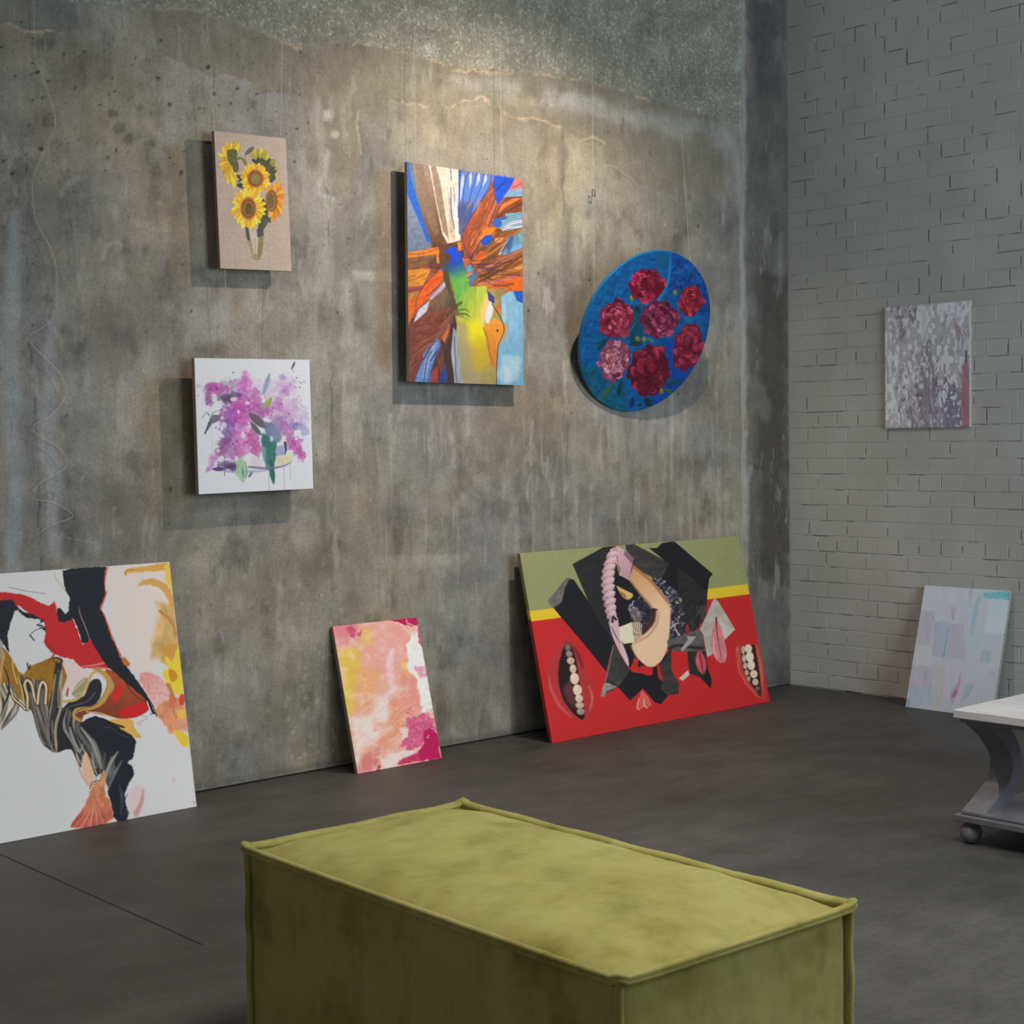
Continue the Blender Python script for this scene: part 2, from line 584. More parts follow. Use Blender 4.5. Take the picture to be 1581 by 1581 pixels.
    for k in range(10):
        R = 9 + k * 3.5
        A.line([(318 + R * math.cos(t_), 868 - R * 1.1 * math.sin(t_)) for t_ in (0.6 + k * .05, 1.4, 2.2, 3.0, 3.8)], 1.4, (168, 165, 158), a=0.32, soft=2.2)
    A.line([(158, 400), (165, 380), (180, 374), (187, 380)], 6, (176, 173, 165), a=0.58, soft=5)
    A.line([(95, 300), (105, 285), (120, 275)], 9, (168, 166, 158), a=0.58, soft=6)
    A.poly([(290, 480), (350, 465), (370, 500), (340, 530), (285, 530)], (172, 170, 163), a=0.58, soft=20, wob=10)
    A.poly([(500, 170), (512, 170), (512, 186), (498, 186)], (184, 180, 170), a=0.87, soft=4)
    A.oval(517, 208, 7, 6, (184, 178, 166), a=0.87, soft=4)
    A.oval(500, 568, 6, 6, (160, 156, 148), a=0.87, soft=4)
    A.line([(505, 235), (500, 270), (492, 300), (512, 305)], 7, (182, 178, 168), a=0.72, soft=6, wob=4)
    A.poly([(543, 418), (610, 420), (612, 434), (545, 432)], (184, 178, 166), a=0.65, soft=5)
    A.poly([(578, 260), (622, 262), (616, 470), (600, 590), (580, 560)], (128, 112, 90), a=0.65, soft=18, wob=9)  # brown stain and cast-shadow fringe painted left of the abstract canvas
    A.poly([(250, 225), (300, 225), (300, 440), (262, 420)], (138, 124, 100), a=0.58, soft=16, wob=9)  # shadow fringe of the sunflower canvas, painted into the wall colour
    A.poly([(215, 585), (300, 575), (300, 790), (232, 800)], (138, 124, 100), a=0.51, soft=16, wob=9)  # shadow fringe of the lilac canvas, painted into the wall colour
    # drips and lime runs on the lower half
    rs = np.random.RandomState(5)
    for k in range(46):
        x = rs.uniform(520, 1130)
        y0 = rs.uniform(560, 820)
        ln = rs.uniform(40, 210)
        A.line([(x, y0), (x + rs.uniform(-3, 3), y0 + ln * .5), (x + 2, y0 + ln)], [rs.uniform(2, 9), rs.uniform(2, 7), .6], (186, 180, 168),
               a=rs.uniform(.15, .38), soft=3, wob=2, wf=20)
    for k in range(60):
        x, y0 = rs.uniform(880, 1130), rs.uniform(380, 760)
        ln = rs.uniform(30, 120)
        A.line([(x, y0), (x + rs.uniform(-3, 3), y0 + ln)], [rs.uniform(3, 12), 2], (122, 112, 96), a=rs.uniform(.15, .35), soft=5, wob=3, wf=20)
    for k in range(36):
        x, y0 = rs.uniform(700, 980), rs.uniform(690, 800)
        A.oval(x, y0, rs.uniform(4, 14), rs.uniform(6, 22), (112, 106, 96), a=.32, soft=6, wob=6, wf=12, seed=k)
    A.poly([(570, 860), (720, 855), (728, 870), (575, 880)], (176, 168, 154), a=.35, soft=8, wob=5)
    A.poly([(640, 820), (690, 815), (700, 880), (645, 900)], (178, 170, 156), a=.35, soft=16, wob=10, brk=.4)
    # flaked pale spots, scratches
    for k in range(70):
        x, y = rs.normal(480, 26), rs.uniform(900, 1180)
        A.oval(x, y, rs.uniform(1, 4), rs.uniform(1, 5), (176, 168, 148), a=.5, soft=2, wob=2, wf=6, seed=k)
    for k in range(110):
        x, y = rs.uniform(0, 1140), rs.uniform(330, 1180)
        A.oval(x, y, rs.uniform(1, 3), rs.uniform(1, 3.5), (178, 172, 160), a=.4, soft=2)
    for k in range(40):
        x, y = rs.uniform(300, 1130), rs.uniform(560, 900)
        A.line([(x, y), (x + rs.uniform(-4, 4), y + rs.uniform(10, 60))], 1.5, (184, 176, 162), a=.45, soft=1.8)
    A.line([(150, 470 + 370), (80, 435 + 390)], 1.6, (176, 174, 168), a=.5, soft=2)
    # dark spalls, blow holes
    for (x, y, r) in ((60, 65, 9), (75, 66, 7), (68, 74, 6), (175, 175, 7), (185, 200, 9), (200, 215, 8), (232, 222, 7), (215, 165, 4), (390, 162, 5), (72, 462, 8)):
        A.oval(x, y, r * 1.3, r * .9, (92, 90, 82), a=.5, soft=6, wob=5, wf=9, seed=int(x))
    for k in range(150):
        x, y = rs.uniform(-60, 480), rs.uniform(60, 300)
        r = abs(rs.normal(0, 1.1)) + .5
        A.oval(x, y, r, r * rs.uniform(.6, 1.6), (52, 50, 46), a=.75, soft=1.6, ang=rs.uniform(0, 180), n=8)
    for k in range(140):
        x, y = rs.uniform(-60, 1130), rs.uniform(300, 1150)
        r = abs(rs.normal(0, .9)) + .4
        A.oval(x, y, r, r * rs.uniform(.6, 1.8), (58, 55, 50), a=.6, soft=1.6, n=8)
    # darker band along the foot of the wall
    A.line([(-80, 1290), (305, 1216), (793, 1130), (1218, 1050)], 10, (92, 88, 82), a=.5, soft=12, sm=0, wob=4)
    # pore mask
    G.C[:, 1] = np.clip((fbm(X, Y, 130, 90, 4, 91) - 0.45) * 5, 0, 1) * np.clip(1.2 - Y / 700, .12, 1)
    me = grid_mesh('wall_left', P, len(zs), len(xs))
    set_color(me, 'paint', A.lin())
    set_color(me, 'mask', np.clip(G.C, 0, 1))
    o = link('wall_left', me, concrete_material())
    tag(o, kind='structure')
    # trowelled bead running up the joint beside the corner
    pts = [hit(1146 + 1.0 * math.sin(k * 1.3), y, 1, YW) for k, y in enumerate(range(-60, 900, 24))]
    me = tube_mesh('joint_bead', [(p[0], YW, p[2]) for p in pts], 0.007, 6)
    m, N, L, b = mat_new('joint_mortar', 0.85, (158, 158, 152))
    link('joint_bead', me, m, o, True)
    return o


# ------------------------------------------------------------------ brick wall
def paint_grey_material():
    m, N, L, b = mat_new('grey_wall_paint', 0.62, (150, 148, 138), spec=0.35)
    v = coords(N, L, kind='Generated')
    g = nd(N, 'ShaderNodeNewGeometry')
    n1 = nd(N, 'ShaderNodeTexNoise', i_Scale=3.0, i_Detail=4.0)
    L.new(g.outputs['Position'], n1.inputs['Vector'])
    r = ramp(N, [(0.3, lin4((170, 170, 163))), (0.7, lin4((184, 184, 178)))])
    L.new(n1.outputs['Fac'], r.inputs[0])
    L.new(r.outputs[0], b.inputs['Base Color'])
    n2 = nd(N, 'ShaderNodeTexNoise', i_Scale=110.0, i_Detail=5.0)
    L.new(g.outputs['Position'], n2.inputs['Vector'])
    bump(N, L, b, n2.outputs['Fac'], 0.35, 0.003)
    return m


COURSE, STEP = 0.0854, 0.26


def build_brick_wall():
    mat = paint_grey_material()
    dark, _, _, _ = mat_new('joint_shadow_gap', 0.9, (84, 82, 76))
    REC = 0.0015
    # mortar bed behind the bricks
    w = box('wall_right', (XW + REC, -3.0, 0), (XW + 0.25, YW + 0.25, 4.6), mat)
    tag(w, kind='structure')
    # height of a course boundary read off the photograph
    zref = hit(1201 + 500 * .2404, 500 + 1068 * .2404, 0, XW)[2]
    k0 = int(zref / COURSE)
    zoff = zref - k0 * COURSE
    pat = ['B', 'H', 'B', 'A', 'B', 'H', 'B', 'A', 'B', 'H', 'A', 'B', 'A', 'H']     # from the floor up, ending with the header course above zref
    meshes = {}
    rs = np.random.RandomState(3)

    def brick_mesh(ln, ht, var):
        key = (round(ln, 3), round(ht, 3), var)
        if key in meshes:
            return meshes[key]
        q = np.random.RandomState(hash(key) % 9999)
        jv, jh = 0.0046, 0.0040
        a, c = ln / 2 - jv / 2, ht / 2 - jh / 2
        V = []
        # rings: back, shoulder, face; four corners plus mid points of the long sides
        for (dx, ins) in ((REC, -0.0012), (0.0006, 0.0), (0.0, 0.0010)):
            for (sy, sz) in ((-1, -1), (0, -1), (1, -1), (1, 1), (0, 1), (-1, 1)):
                j = q.uniform(-.0012, .0012, 3) if dx < REC else (0, 0, 0)
                V.append((dx - (abs(j[0]) * .8 if dx == 0 else 0), sy * (a - ins) + j[1], sz * (c - ins) + j[2] * 1.2))
        Fc = []
        for r in (0, 6):
            for k in range(6):
                l = (k + 1) % 6
                Fc.append((r + k, r + l, r + 6 + l, r + 6 + k))
        Fc += [(12, 13, 16, 17), (13, 14, 15, 16)]
        me = mesh_py('brick', V, Fc)
        bm = bmesh.new()
        bm.from_mesh(me)
        bmesh.ops.recalc_face_normals(bm, faces=bm.faces)
        bm.to_mesh(me)
        bm.free()
        me.materials.append(mat)
        meshes[key] = me
        return me

    kmax = int((4.3 - zoff) / COURSE)
    out = []
    offpat = {'A': (0.130, STEP), 'B': (0.260, STEP), 'H': (0.199, STEP / 2)}
    for k in range(-1, kmax):
        z0, z1 = zoff + k * COURSE, zoff + (k + 1) * COURSE
        z0 = max(z0, 0.003)
        if z1 - z0 < 0.02:
            continue
        # course k0 lies just above zref, a header course
        rel = k - k0
        if rel >= 0:
            t = ['H', 'A', 'B', 'A'][rel % 4]
        else:
            t = pat[max(0, 13 + rel)] if 13 + rel >= 0 else 'B'
        first, st = offpat[t]
        s0 = 0.004
        s1 = first + rs.uniform(-.006, .006)
        while s0 < 3.0:
            e = s1 + rs.uniform(-.004, .004)
            out.append((s0, e, z0, z1))
            s0, s1 = e, s1 + st
    inview, rest = [], []
    for (a, e, z0, z1) in out:
        xs = [project((XW, YW - q, zz)) for q in (a, e) for zz in (z0, z1)]
        (inview if min(p[0] for p in xs) < 1581 and max(p[1] for p in xs) > 0 else rest).append((a, e, z0, z1))
    inview.sort(key=lambda r: r[2] - 0.15 * r[0])
    rest += inview[300:]
    for (a, e, z0, z1) in inview[:300]:
        me = brick_mesh(round((e - a) / .006) * .006, round((z1 - z0) / .004) * .004, rs.randint(0, 4))
        o = link('brick', me, None, w)
        o.location = (XW + rs.uniform(-.0012, .0008), YW - (a + e) / 2, (z0 + z1) / 2 + rs.uniform(-.0012, .0012))
        o.rotation_euler = (rs.uniform(-.004, .004), 0, rs.uniform(-.004, .004))
    # open cracks where the paint has not closed the joints
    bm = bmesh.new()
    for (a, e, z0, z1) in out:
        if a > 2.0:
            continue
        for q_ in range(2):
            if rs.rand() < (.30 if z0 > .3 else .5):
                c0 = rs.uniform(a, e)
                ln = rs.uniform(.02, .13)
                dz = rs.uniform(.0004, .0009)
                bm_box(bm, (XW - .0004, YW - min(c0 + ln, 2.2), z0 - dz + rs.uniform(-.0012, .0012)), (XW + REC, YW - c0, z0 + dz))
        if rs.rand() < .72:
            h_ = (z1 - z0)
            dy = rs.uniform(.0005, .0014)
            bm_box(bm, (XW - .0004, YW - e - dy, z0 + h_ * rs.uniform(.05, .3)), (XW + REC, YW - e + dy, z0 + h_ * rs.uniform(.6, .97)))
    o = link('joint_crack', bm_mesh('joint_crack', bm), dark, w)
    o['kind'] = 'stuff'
    V, Fc = [], []
    for (a, e, z0, z1) in rest:
        me = brick_mesh(round((e - a) / .006) * .006, round((z1 - z0) / .004) * .004, rs.randint(0, 4))
        n = len(V)
        V += [(v.co.x + XW, v.co.y + YW - (a + e) / 2, v.co.z + (z0 + z1) / 2) for v in me.vertices]
        Fc += [tuple(n + i for i in p.vertices) for p in me.polygons]
    o = link('brickwork', mesh_py('brickwork', V, Fc), mat, w)
    o['kind'] = 'stuff'
    return w


# ------------------------------------------------------------------ floor
def build_floor():
    m, N, L, b = mat_new('dark_sealed_concrete', 0.5, spec=0.4)
    v = coords(N, L)
    n1 = noise(N, L, v, 0.9, 6, 0.6)
    vs = coords(N, L, (1.0, 1.9, 1.0))
    n2 = noise(N, L, vs, 3.6, 10, 0.72)
    n3 = noise(N, L, v, 60, 4, 0.6)
    r1 = ramp(N, [(0.32, lin4((58, 56, 54))), (0.68, lin4((82, 79, 76)))])
    L.new(n1, r1.inputs[0])
    r2 = ramp(N, [(0.30, (0.72,) * 3), (0.48, (0.96,) * 3), (0.70, (1.24, 1.23, 1.22))])
    L.new(n2, r2.inputs[0])
    r3 = ramp(N, [(0.3, (0.85,) * 3), (0.7, (1.15,) * 3)])
    L.new(n3, r3.inputs[0])
    c = mixc(N, L, 1.0, r1.outputs[0], r2.outputs[0], 'MULTIPLY')
    c = mixc(N, L, 1.0, c, r3.outputs[0], 'MULTIPLY')
    L.new(c, b.inputs['Base Color'])
    rr = ramp(N, [(0.3, (0.55,) * 3), (0.7, (0.68,) * 3)])
    L.new(n2, rr.inputs[0])
    L.new(rr.outputs[0], b.inputs['Roughness'])
    bump(N, L, b, n3, 0.15, 0.002)
    o = box('floor', (-4, -4, -0.12), (XW + .25, YW + .25, 0), m)
    tag(o, kind='structure')
    # saw-cut joint in the slab
    jm, *_ = mat_new('floor_joint_filler', 0.9, (26, 25, 25))
    a, c2 = hit(0, 1319, 2, 0), hit(170, 1395, 2, 0)
    d = (c2 - a) / np.linalg.norm(c2 - a)
    p0, p1 = a - d * 1.2, c2 + d * .55
    nrm = np.array([-d[1], d[0], 0]) * .0022
    V = [p0 + nrm, p0 - nrm, p1 - nrm, p1 + nrm]
    V = [(q[0], q[1], .0008) for q in V] + [(q[0], q[1], -.004) for q in V]
    jo = link('floor_joint', mesh_py('floor_joint', V, [(0, 1, 2, 3), (4, 7, 6, 5), (0, 4, 5, 1), (1, 5, 6, 2), (2, 6, 7, 3), (3, 7, 4, 0)]), jm, o)
    # dark gap where the slab meets the concrete wall
    gm, *_ = mat_new('dark_wall_gap', 0.95, (22, 21, 20))
    box('floor_gap', (2.0, YW - .004, 0.0), (XW - .01, YW + .01, 0.007), gm, o)
    return o


build_floor()
build_concrete_wall()
build_brick_wall()


# ================================================================== PICTURES
RS = np.random.RandomState(12)
U = RS.uniform


def art_sunflowers(A):
    A.use(290, 180, 5.645)
    X, Y = A.X, A.Y
    A.C *= (1 + .04 * (vn(X / 14, Y / 90, 1) - .5) + .04 * (vn(X / 90, Y / 14, 2) - .5) + .10 * (vn(X / 8, Y / 8, 3) - .5))[:, None]
    Yl = (218, 168, 30)

    def fan(cx, cy, tips, w, cols, r0=.25):
        for k, (x, y) in enumerate(tips):
            c = cols[k % len(cols)]
            bx, by = cx + (x - cx) * r0, cy + (y - cy) * r0
            A.petal(bx, by, x, y, w * U(.8, 1.15) * 1.16, [q * .62 for q in c], soft=4, a=.7)
            A.petal(bx, by, x, y, w * U(.8, 1.15), c, soft=4, col2=[min(255, q * 1.08 + 6) for q in c], g=((bx, by), (x, y)))
            for e_ in (-.16, .05, .2):
                ox, oy = -(y - cy) * e_ * w / 160, (x - cx) * e_ * w / 160
                A.line([(cx + (x - cx) * .42 + ox, cy + (y - cy) * .42 + oy), (cx + (x - cx) * U(.7, .9) + ox, cy + (y - cy) * U(.7, .9) + oy)], [4, 1], [q * .72 for q in c], a=U(.35, .7), soft=3)

    def bloom(cx, cy, rx, ry, n, w, cols, dx, dy, disk):
        for ring, sc in ((0, 1.0), (1, .88)):
            tips = []
            for k in range(n):
                t = 2 * math.pi * (k + .5 * ring) / n + U(-.08, .08)
                q = sc * U(.88, 1.06)
                tips.append((cx + rx * q * math.cos(t), cy + ry * q * math.sin(t)))
            fan(cx, cy, tips, w, cols, .35)
        A.oval(cx, cy, dx * 1.25, dy * 1.22, (176, 100, 24), soft=10, wob=7, wf=14)
        A.oval(cx, cy, dx, dy, (104, 62, 26), soft=6, wob=4, wf=10)
        A.oval(cx, cy, dx * .8, dy * .82, (150, 92, 36), soft=6, wob=4, wf=10)
        A.oval(cx + 2, cy + 4, dx * .6, dy * .62, disk, soft=8, wob=4, tex=.3, tc=(8, 8))

    # nodding flower, upper left
    tips = [(300, 262), (330, 215), (258, 322), (272, 375), (268, 428), (282, 475), (318, 505), (312, 545), (345, 600), (372, 590), (405, 632), (425, 570), (415, 520),
            (345, 205), (385, 225), (430, 203), (452, 225)]
    fan(385, 400, tips, 46, [(226, 178, 30), (214, 150, 26), (238, 192, 40), (190, 150, 30)], .15)
    A.poly([(345, 300), (400, 282), (432, 300), (435, 345), (430, 390), (447, 440), (440, 485), (405, 492), (385, 440), (352, 392), (340, 340)], (84, 86, 40), soft=5, wob=5, wf=14, tex=.3, tc=(10, 14))
    for k in range(18):
        x, y = U(350, 430), U(300, 480)
        A.line([(x, y), (x + U(-14, 14), y + U(-16, 16))], [5, 1], (52, 58, 28), a=.6, soft=3)
    A.line([(430, 372), (455, 362), (488, 378), (508, 420)], 16, (112, 108, 52), soft=4)
    A.line([(436, 380), (460, 372), (484, 392), (500, 425)], 5, (70, 70, 34), soft=3)
    A.petal(500, 335, 582, 262, 40, (92, 92, 62), soft=4)
    A.line([(503, 330), (504, 360), (509, 400)], 4, (84, 84, 50), soft=3)
    # greenish flower, upper right
    tips = [(545, 318), (580, 285), (612, 282), (642, 268), (684, 290), (724, 342), (775, 386), (740, 425), (792, 462), (792, 536), (752, 530), (700, 330), (660, 300)]
    fan(655, 430, tips, 46, [(150, 138, 48), (176, 152, 40), (134, 126, 44), (196, 168, 44)], .2)
    A.poly([(560, 392), (620, 372), (700, 384), (748, 450), (770, 545), (725, 580), (680, 480), (600, 430)], (60, 66, 42), soft=8, wob=12, wf=18, a=.9)
    for (x0, y0, x1, y1) in ((600, 410, 560, 370), (620, 410, 610, 350), (660, 410, 640, 360), (690, 420, 720, 360), (720, 470, 765, 440), (735, 500, 780, 470), (730, 540, 760, 540), (715, 560, 745, 575)):
        A.petal(x0, y0, x1, y1, 26, (48, 56, 46), soft=4)
    A.petal(500, 560, 425, 515, 40, (44, 52, 52), soft=4)
    A.petal(500, 620, 425, 595, 44, (38, 46, 62), soft=4)
    A.petal(470, 560, 430, 575, 20, (60, 70, 52), soft=4)
    # stems behind, right-hand orange flower
    A.poly([(640, 700), (690, 760), (700, 860), (690, 940), (650, 1000), (610, 990)], (62, 68, 40), soft=6, wob=6)
    tips = [(800, 565), (826, 600), (838, 645), (848, 685), (838, 740), (832, 790), (826, 850), (800, 885), (770, 885), (745, 925), (722, 880), (712, 830), (700, 620), (735, 600), (765, 590)]
    fan(735, 735, tips, 46, [(222, 134, 26), (206, 112, 20), (232, 152, 34), (196, 104, 22)], .2)
    A.oval(730, 738, 52, 96, (120, 70, 26), soft=8, wob=5)
    A.oval(726, 738, 42, 84, (150, 96, 40), soft=6, wob=4)
    A.oval(722, 738, 32, 70, (98, 80, 42), soft=8, tex=.3, tc=(8, 8))
    bloom(590, 545, 136, 152, 19, 40, [Yl, (226, 182, 42), (206, 146, 26), (216, 168, 34)], 60, 66, (122, 118, 46))
    bloom(528, 806, 158, 184, 22, 42, [(226, 182, 42), Yl, (208, 150, 28), (232, 194, 60)], 56, 84, (82, 66, 28))
    # vase and stalks
    A.poly([(640, 1000), (668, 905), (700, 880), (722, 890), (700, 930), (660, 990)], (78, 82, 52), soft=4)
    A.petal(700, 880, 722, 935, 22, (70, 76, 44), soft=4)
    A.poly([(500, 965), (525, 970), (540, 1040), (545, 1085), (520, 1085), (505, 1030)], (70, 74, 60), soft=4)
    A.poly([(602, 985), (655, 985), (662, 1040), (630, 1060), (605, 1050)], (58, 64, 62), soft=5)
    A.poly([(615, 1060), (660, 1030), (652, 1160), (632, 1240), (600, 1245), (610, 1150)], (122, 110, 66), soft=6, a=.9, tex=.2)
    A.poly([(520, 1090), (550, 1080), (575, 1170), (610, 1215), (635, 1245), (575, 1240), (548, 1180)], (140, 128, 92), soft=5, a=.8)
    A.poly([(545, 1010), (590, 1000), (605, 1080), (600, 1200), (572, 1200), (560, 1100)], (186, 172, 158), soft=5, a=.9)
    A.line([(583, 1060), (585, 1210)], 4, (118, 106, 80), soft=3)
    A.line([(540, 960), (545, 1060)], 6, (200, 190, 176), soft=3)
    A.line([(556, 1225), (590, 1246), (630, 1244)], 5, (112, 100, 66), soft=3)
    return A


def art_lilac(A):
    A.use(240, 520, 5.271)
    X, Y = A.X, A.Y
    A.C *= (1 + .05 * (fbm(X, Y, 7, 7, 2, 3) - .5))[:, None]
    Pk, Mg, Vi, Dv, Ly = (206, 96, 190), (176, 62, 150), (122, 74, 150), (76, 52, 96), (206, 168, 208)

    def wc(x, y, rx, ry, c, a=.8, ang=0, s=0, so=30):
        c = np.array(c, float) * .9 + 16
        A.oval(x, y, rx * 1.05, ry * 1.05, c, ang=ang, a=a * .8, soft=so, wob=min(rx, ry) * .8, wf=30, seed=s, tex=.22, tc=(22, 22), brk=.16, bc=(26, 26))
        A.oval(x, y, rx * .7, ry * .7, c * .9, ang=ang, a=a * .45, soft=so * .6, wob=min(rx, ry) * .8, wf=18, seed=s + 3, brk=.42, bc=(18, 18))

    def florets(x0, y0, x1, y1, n, cols, r=(5, 13), a=(.35, .85), spread=34):
        for k in range(n):
            t = U(0, 1)
            x, y = x0 + (x1 - x0) * t + RS.normal(0, spread), y0 + (y1 - y0) * t + RS.normal(0, spread)
            q = U(*r)
            A.oval(x, y, q, q * U(.6, 1.2), cols[RS.randint(len(cols))], ang=U(0, 180), a=U(*a), soft=5, wob=5, wf=9, seed=k % 17, n=10)

    # pale washes
    for (x, y, rx, ry, c, a) in ((1000, 430, 120, 90, (216, 176, 214), .6), (1080, 400, 70, 70, (212, 170, 210), .6), (840, 390, 60, 50, (224, 196, 224), .6),
                                 (1120, 560, 80, 70, (198, 164, 208), .65), (960, 600, 110, 70, (206, 150, 204), .7), (1080, 690, 90, 80, (196, 140, 198), .7),
                                 (620, 640, 90, 80, (190, 120, 190), .8), (700, 420, 60, 80, (208, 116, 198), .7), (1200, 660, 50, 60, (196, 172, 214), .6),
                                 (620, 390, 80, 50, (160, 130, 160), .6), (360, 405, 40, 14, (206, 170, 208), .5), (1040, 330, 22, 26, (150, 130, 196), .6)):
        wc(x, y, rx, ry, c, a, s=int(x) % 13)
    # main clusters
    wc(738, 380, 50, 90, (210, 108, 194), .9)
    wc(728, 310, 26, 40, (216, 124, 200), .8)
    for (x, y, rx, ry, c, a, g) in ((520, 430, 90, 50, (182, 78, 164), .85, 10), (450, 420, 40, 46, (160, 58, 140), .8, 0), (435, 510, 30, 50, (140, 60, 134), .75, 0),
                                    (600, 490, 90, 34, Dv, .8, -5), (700, 478, 50, 20, (80, 62, 130), .75, 10), (700, 560, 90, 60, (186, 60, 158), .9, 0),
                                    (810, 500, 50, 80, (190, 84, 172), .8, 0), (850, 600, 90, 50, (168, 62, 150), .8, 0), (700, 660, 90, 90, (198, 66, 168), .85, 0),
                                    (600, 640, 60, 70, (158, 80, 168), .85, 0), (600, 770, 56, 100, (112, 70, 152), .85, 0), (700, 800, 70, 110, (206, 108, 186), .85, 0),
                                    (740, 780, 40, 60, (224, 160, 206), .7, 0), (810, 860, 50, 110, (190, 70, 150), .85, -6), (690, 930, 60, 70, (206, 104, 172), .8, 0),
                                    (560, 880, 56, 60, (132, 54, 128), .85, 0), (530, 940, 44, 36, (150, 60, 140), .8, 0), (470, 1000, 30, 60, (190, 110, 180), .75, 35),
                                    (620, 940, 60, 60, (170, 96, 172), .75, 0), (600, 1050, 90, 34, (88, 56, 112), .8, 0), (680, 520, 50, 30, (206, 110, 190), .6, 0),
                                    (1000, 560, 60, 60, (190, 112, 188), .7, 0), (1060, 440, 50, 40, (186, 120, 196), .7, -30), (1070, 760, 50, 80, (180, 92, 172), .8, -20),
                                    (1140, 720, 44, 34, (108, 100, 176), .75, 0), (1200, 740, 36, 60, (150, 138, 196), .65, -20), (1130, 880, 70, 60, (188, 80, 164), .85, 40),
                                    (1185, 950, 34, 60, (186, 72, 156), .85, -25), (1000, 700, 60, 60, (150, 110, 170), .7, 0)):
        wc(x, y, rx, ry, c, a, g, s=int(x + y) % 15)
    florets(690, 430, 700, 900, 70, [Pk, Mg, (220, 130, 200), (190, 60, 160)], spread=55)
    florets(470, 400, 560, 460, 30, [Mg, (150, 60, 140), (196, 100, 180)], spread=28)
    florets(430, 400, 430, 540, 26, [(136, 48, 118), (160, 66, 140)], r=(4, 9), spread=14)
    florets(780, 760, 820, 970, 60, [(170, 50, 130), (206, 104, 170), (190, 70, 150)], r=(3, 8), spread=22)
    florets(1090, 830, 1200, 990, 46, [(172, 62, 146), (198, 100, 176)], r=(4, 10), spread=22)
    florets(960, 560, 1120, 760, 50, [(190, 124, 198), (160, 90, 170), (216, 180, 216)], spread=45)
    florets(1110, 520, 1180, 600, 24, [(176, 140, 196), (200, 170, 212)], r=(4, 9), spread=24)
    florets(560, 620, 640, 900, 40, [(120, 64, 146), (150, 84, 166), (180, 110, 184)], spread=38)
    # dark rocks, leaves and the vase
    wc(590, 520, 44, 32, (72, 52, 84), .8)
    A.poly([(395, 800), (430, 700), (470, 640), (540, 640), (530, 680), (470, 710), (430, 760)], (106, 92, 112), soft=6, a=.9, wob=5)
    A.line([(405, 790), (440, 700), (470, 625), (535, 595)], [14, 10, 5, 3], (78, 66, 92), soft=4)
    A.line([(380, 665), (400, 640), (418, 615)], 5, (108, 124, 116), soft=4)
    A.petal(445, 650, 420, 620, 10, (96, 108, 104), soft=4)
    A.petal(880, 470, 938, 292, 44, (130, 158, 186), a=.75, soft=8)
    A.line([(868, 480), (900, 400), (930, 300)], 5, (92, 128, 160), soft=4, a=.8)
    A.petal(880, 585, 955, 492, 48, (158, 166, 92), a=.9, soft=6)
    A.line([(900, 585), (945, 500)], 4, (110, 122, 60), soft=3)
    A.petal(900, 740, 760, 620, 70, (104, 92, 106), soft=8)
    A.petal(860, 800, 770, 690, 40, (92, 100, 96), soft=8)
    A.poly([(880, 690), (950, 700), (1010, 760), (1020, 850), (960, 870), (900, 820)], (98, 112, 146), a=.85, soft=16, wob=10)
    A.poly([(930, 740), (1000, 700), (1030, 780), (1010, 840), (950, 830)], (132, 138, 168), a=.7, soft=14, wob=10)
    A.poly([(870, 780), (940, 830), (985, 860), (980, 980), (960, 1080), (920, 1080), (880, 1000), (865, 900)], (44, 104, 100), a=.9, soft=14, wob=12, tex=.2)
    A.poly([(860, 880), (900, 900), (900, 1060), (880, 1010)], (124, 160, 176), a=.7, soft=12)
    A.petal(935, 1000, 962, 1205, 44, (40, 94, 82), a=.95, soft=6)
    A.poly([(895, 1030), (935, 1040), (930, 1090), (900, 1085)], (76, 138, 142), a=.8, soft=8)
    A.oval(945, 830, 14, 24, (210, 222, 228), a=.8, soft=10)
    A.line([(1055, 860), (1060, 920), (1050, 960)], [20, 16, 6], (52, 72, 80), soft=6)
    A.poly([(985, 890), (1050, 880), (1045, 960), (985, 970)], (146, 146, 190), a=.8, soft=8)
    A.poly([(780, 980), (870, 1000), (870, 1050), (780, 1060)], (210, 196, 206), a=.8, soft=8)
    A.poly([(985, 975), (1120, 950), (1118, 1000), (1060, 1040), (985, 1050)], (216, 206, 168), a=.9, soft=7)
    A.line([(1000, 985), (1005, 1020)], 4, (150, 130, 130), soft=3)
    A.line([(1020, 990), (1040, 1030)], 4, (186, 170, 130), soft=3)
    A.line([(760, 1060), (900, 1070), (1040, 1050), (1110, 1010)], [18, 22, 14, 4], (122, 104, 148), a=.8, soft=8)
    A.line([(500, 1092), (640, 1102), (800, 1096), (900, 1090)], [6, 22, 20, 6], (150, 152, 196), a=.7, soft=8)
    A.petal(560, 1080, 455, 1082, 34, (84, 54, 104), a=.9, soft=6)
    wc(620, 1060, 60, 24, (70, 44, 90), .8)
    A.petal(690, 985, 712, 1195, 100, (164, 190, 150), a=.85, soft=10, wob=8)
    A.line([(706, 1060), (712, 1110), (716, 1150)], [10, 22, 6], (70, 142, 146), a=.7, soft=14)
    A.line([(730, 1020), (742, 1100), (735, 1150)], 5, (96, 110, 96), soft=4)
    A.petal(755, 1145, 790, 1100, 22, (110, 100, 140), a=.9, soft=4)
    A.petal(470, 1040, 405, 1110, 40, (196, 120, 186), a=.8, soft=8)
    # runs and splashes
    for (x, y0, y1, c) in ((560, 960, 1135, (104, 56, 100)), (922, 1090, 1245, (150, 122, 156)), (1046, 1060, 1240, (156, 134, 164)), (1096, 1020, 1155, (170, 140, 176)), (1126, 960, 1230, (206, 196, 206)),
                           (460, 740, 960, (196, 186, 196)), (436, 540, 620, (206, 196, 204))):
        A.line([(x, y0), (x + 2, y1)], [4, 5.5], c, soft=3, a=.8)
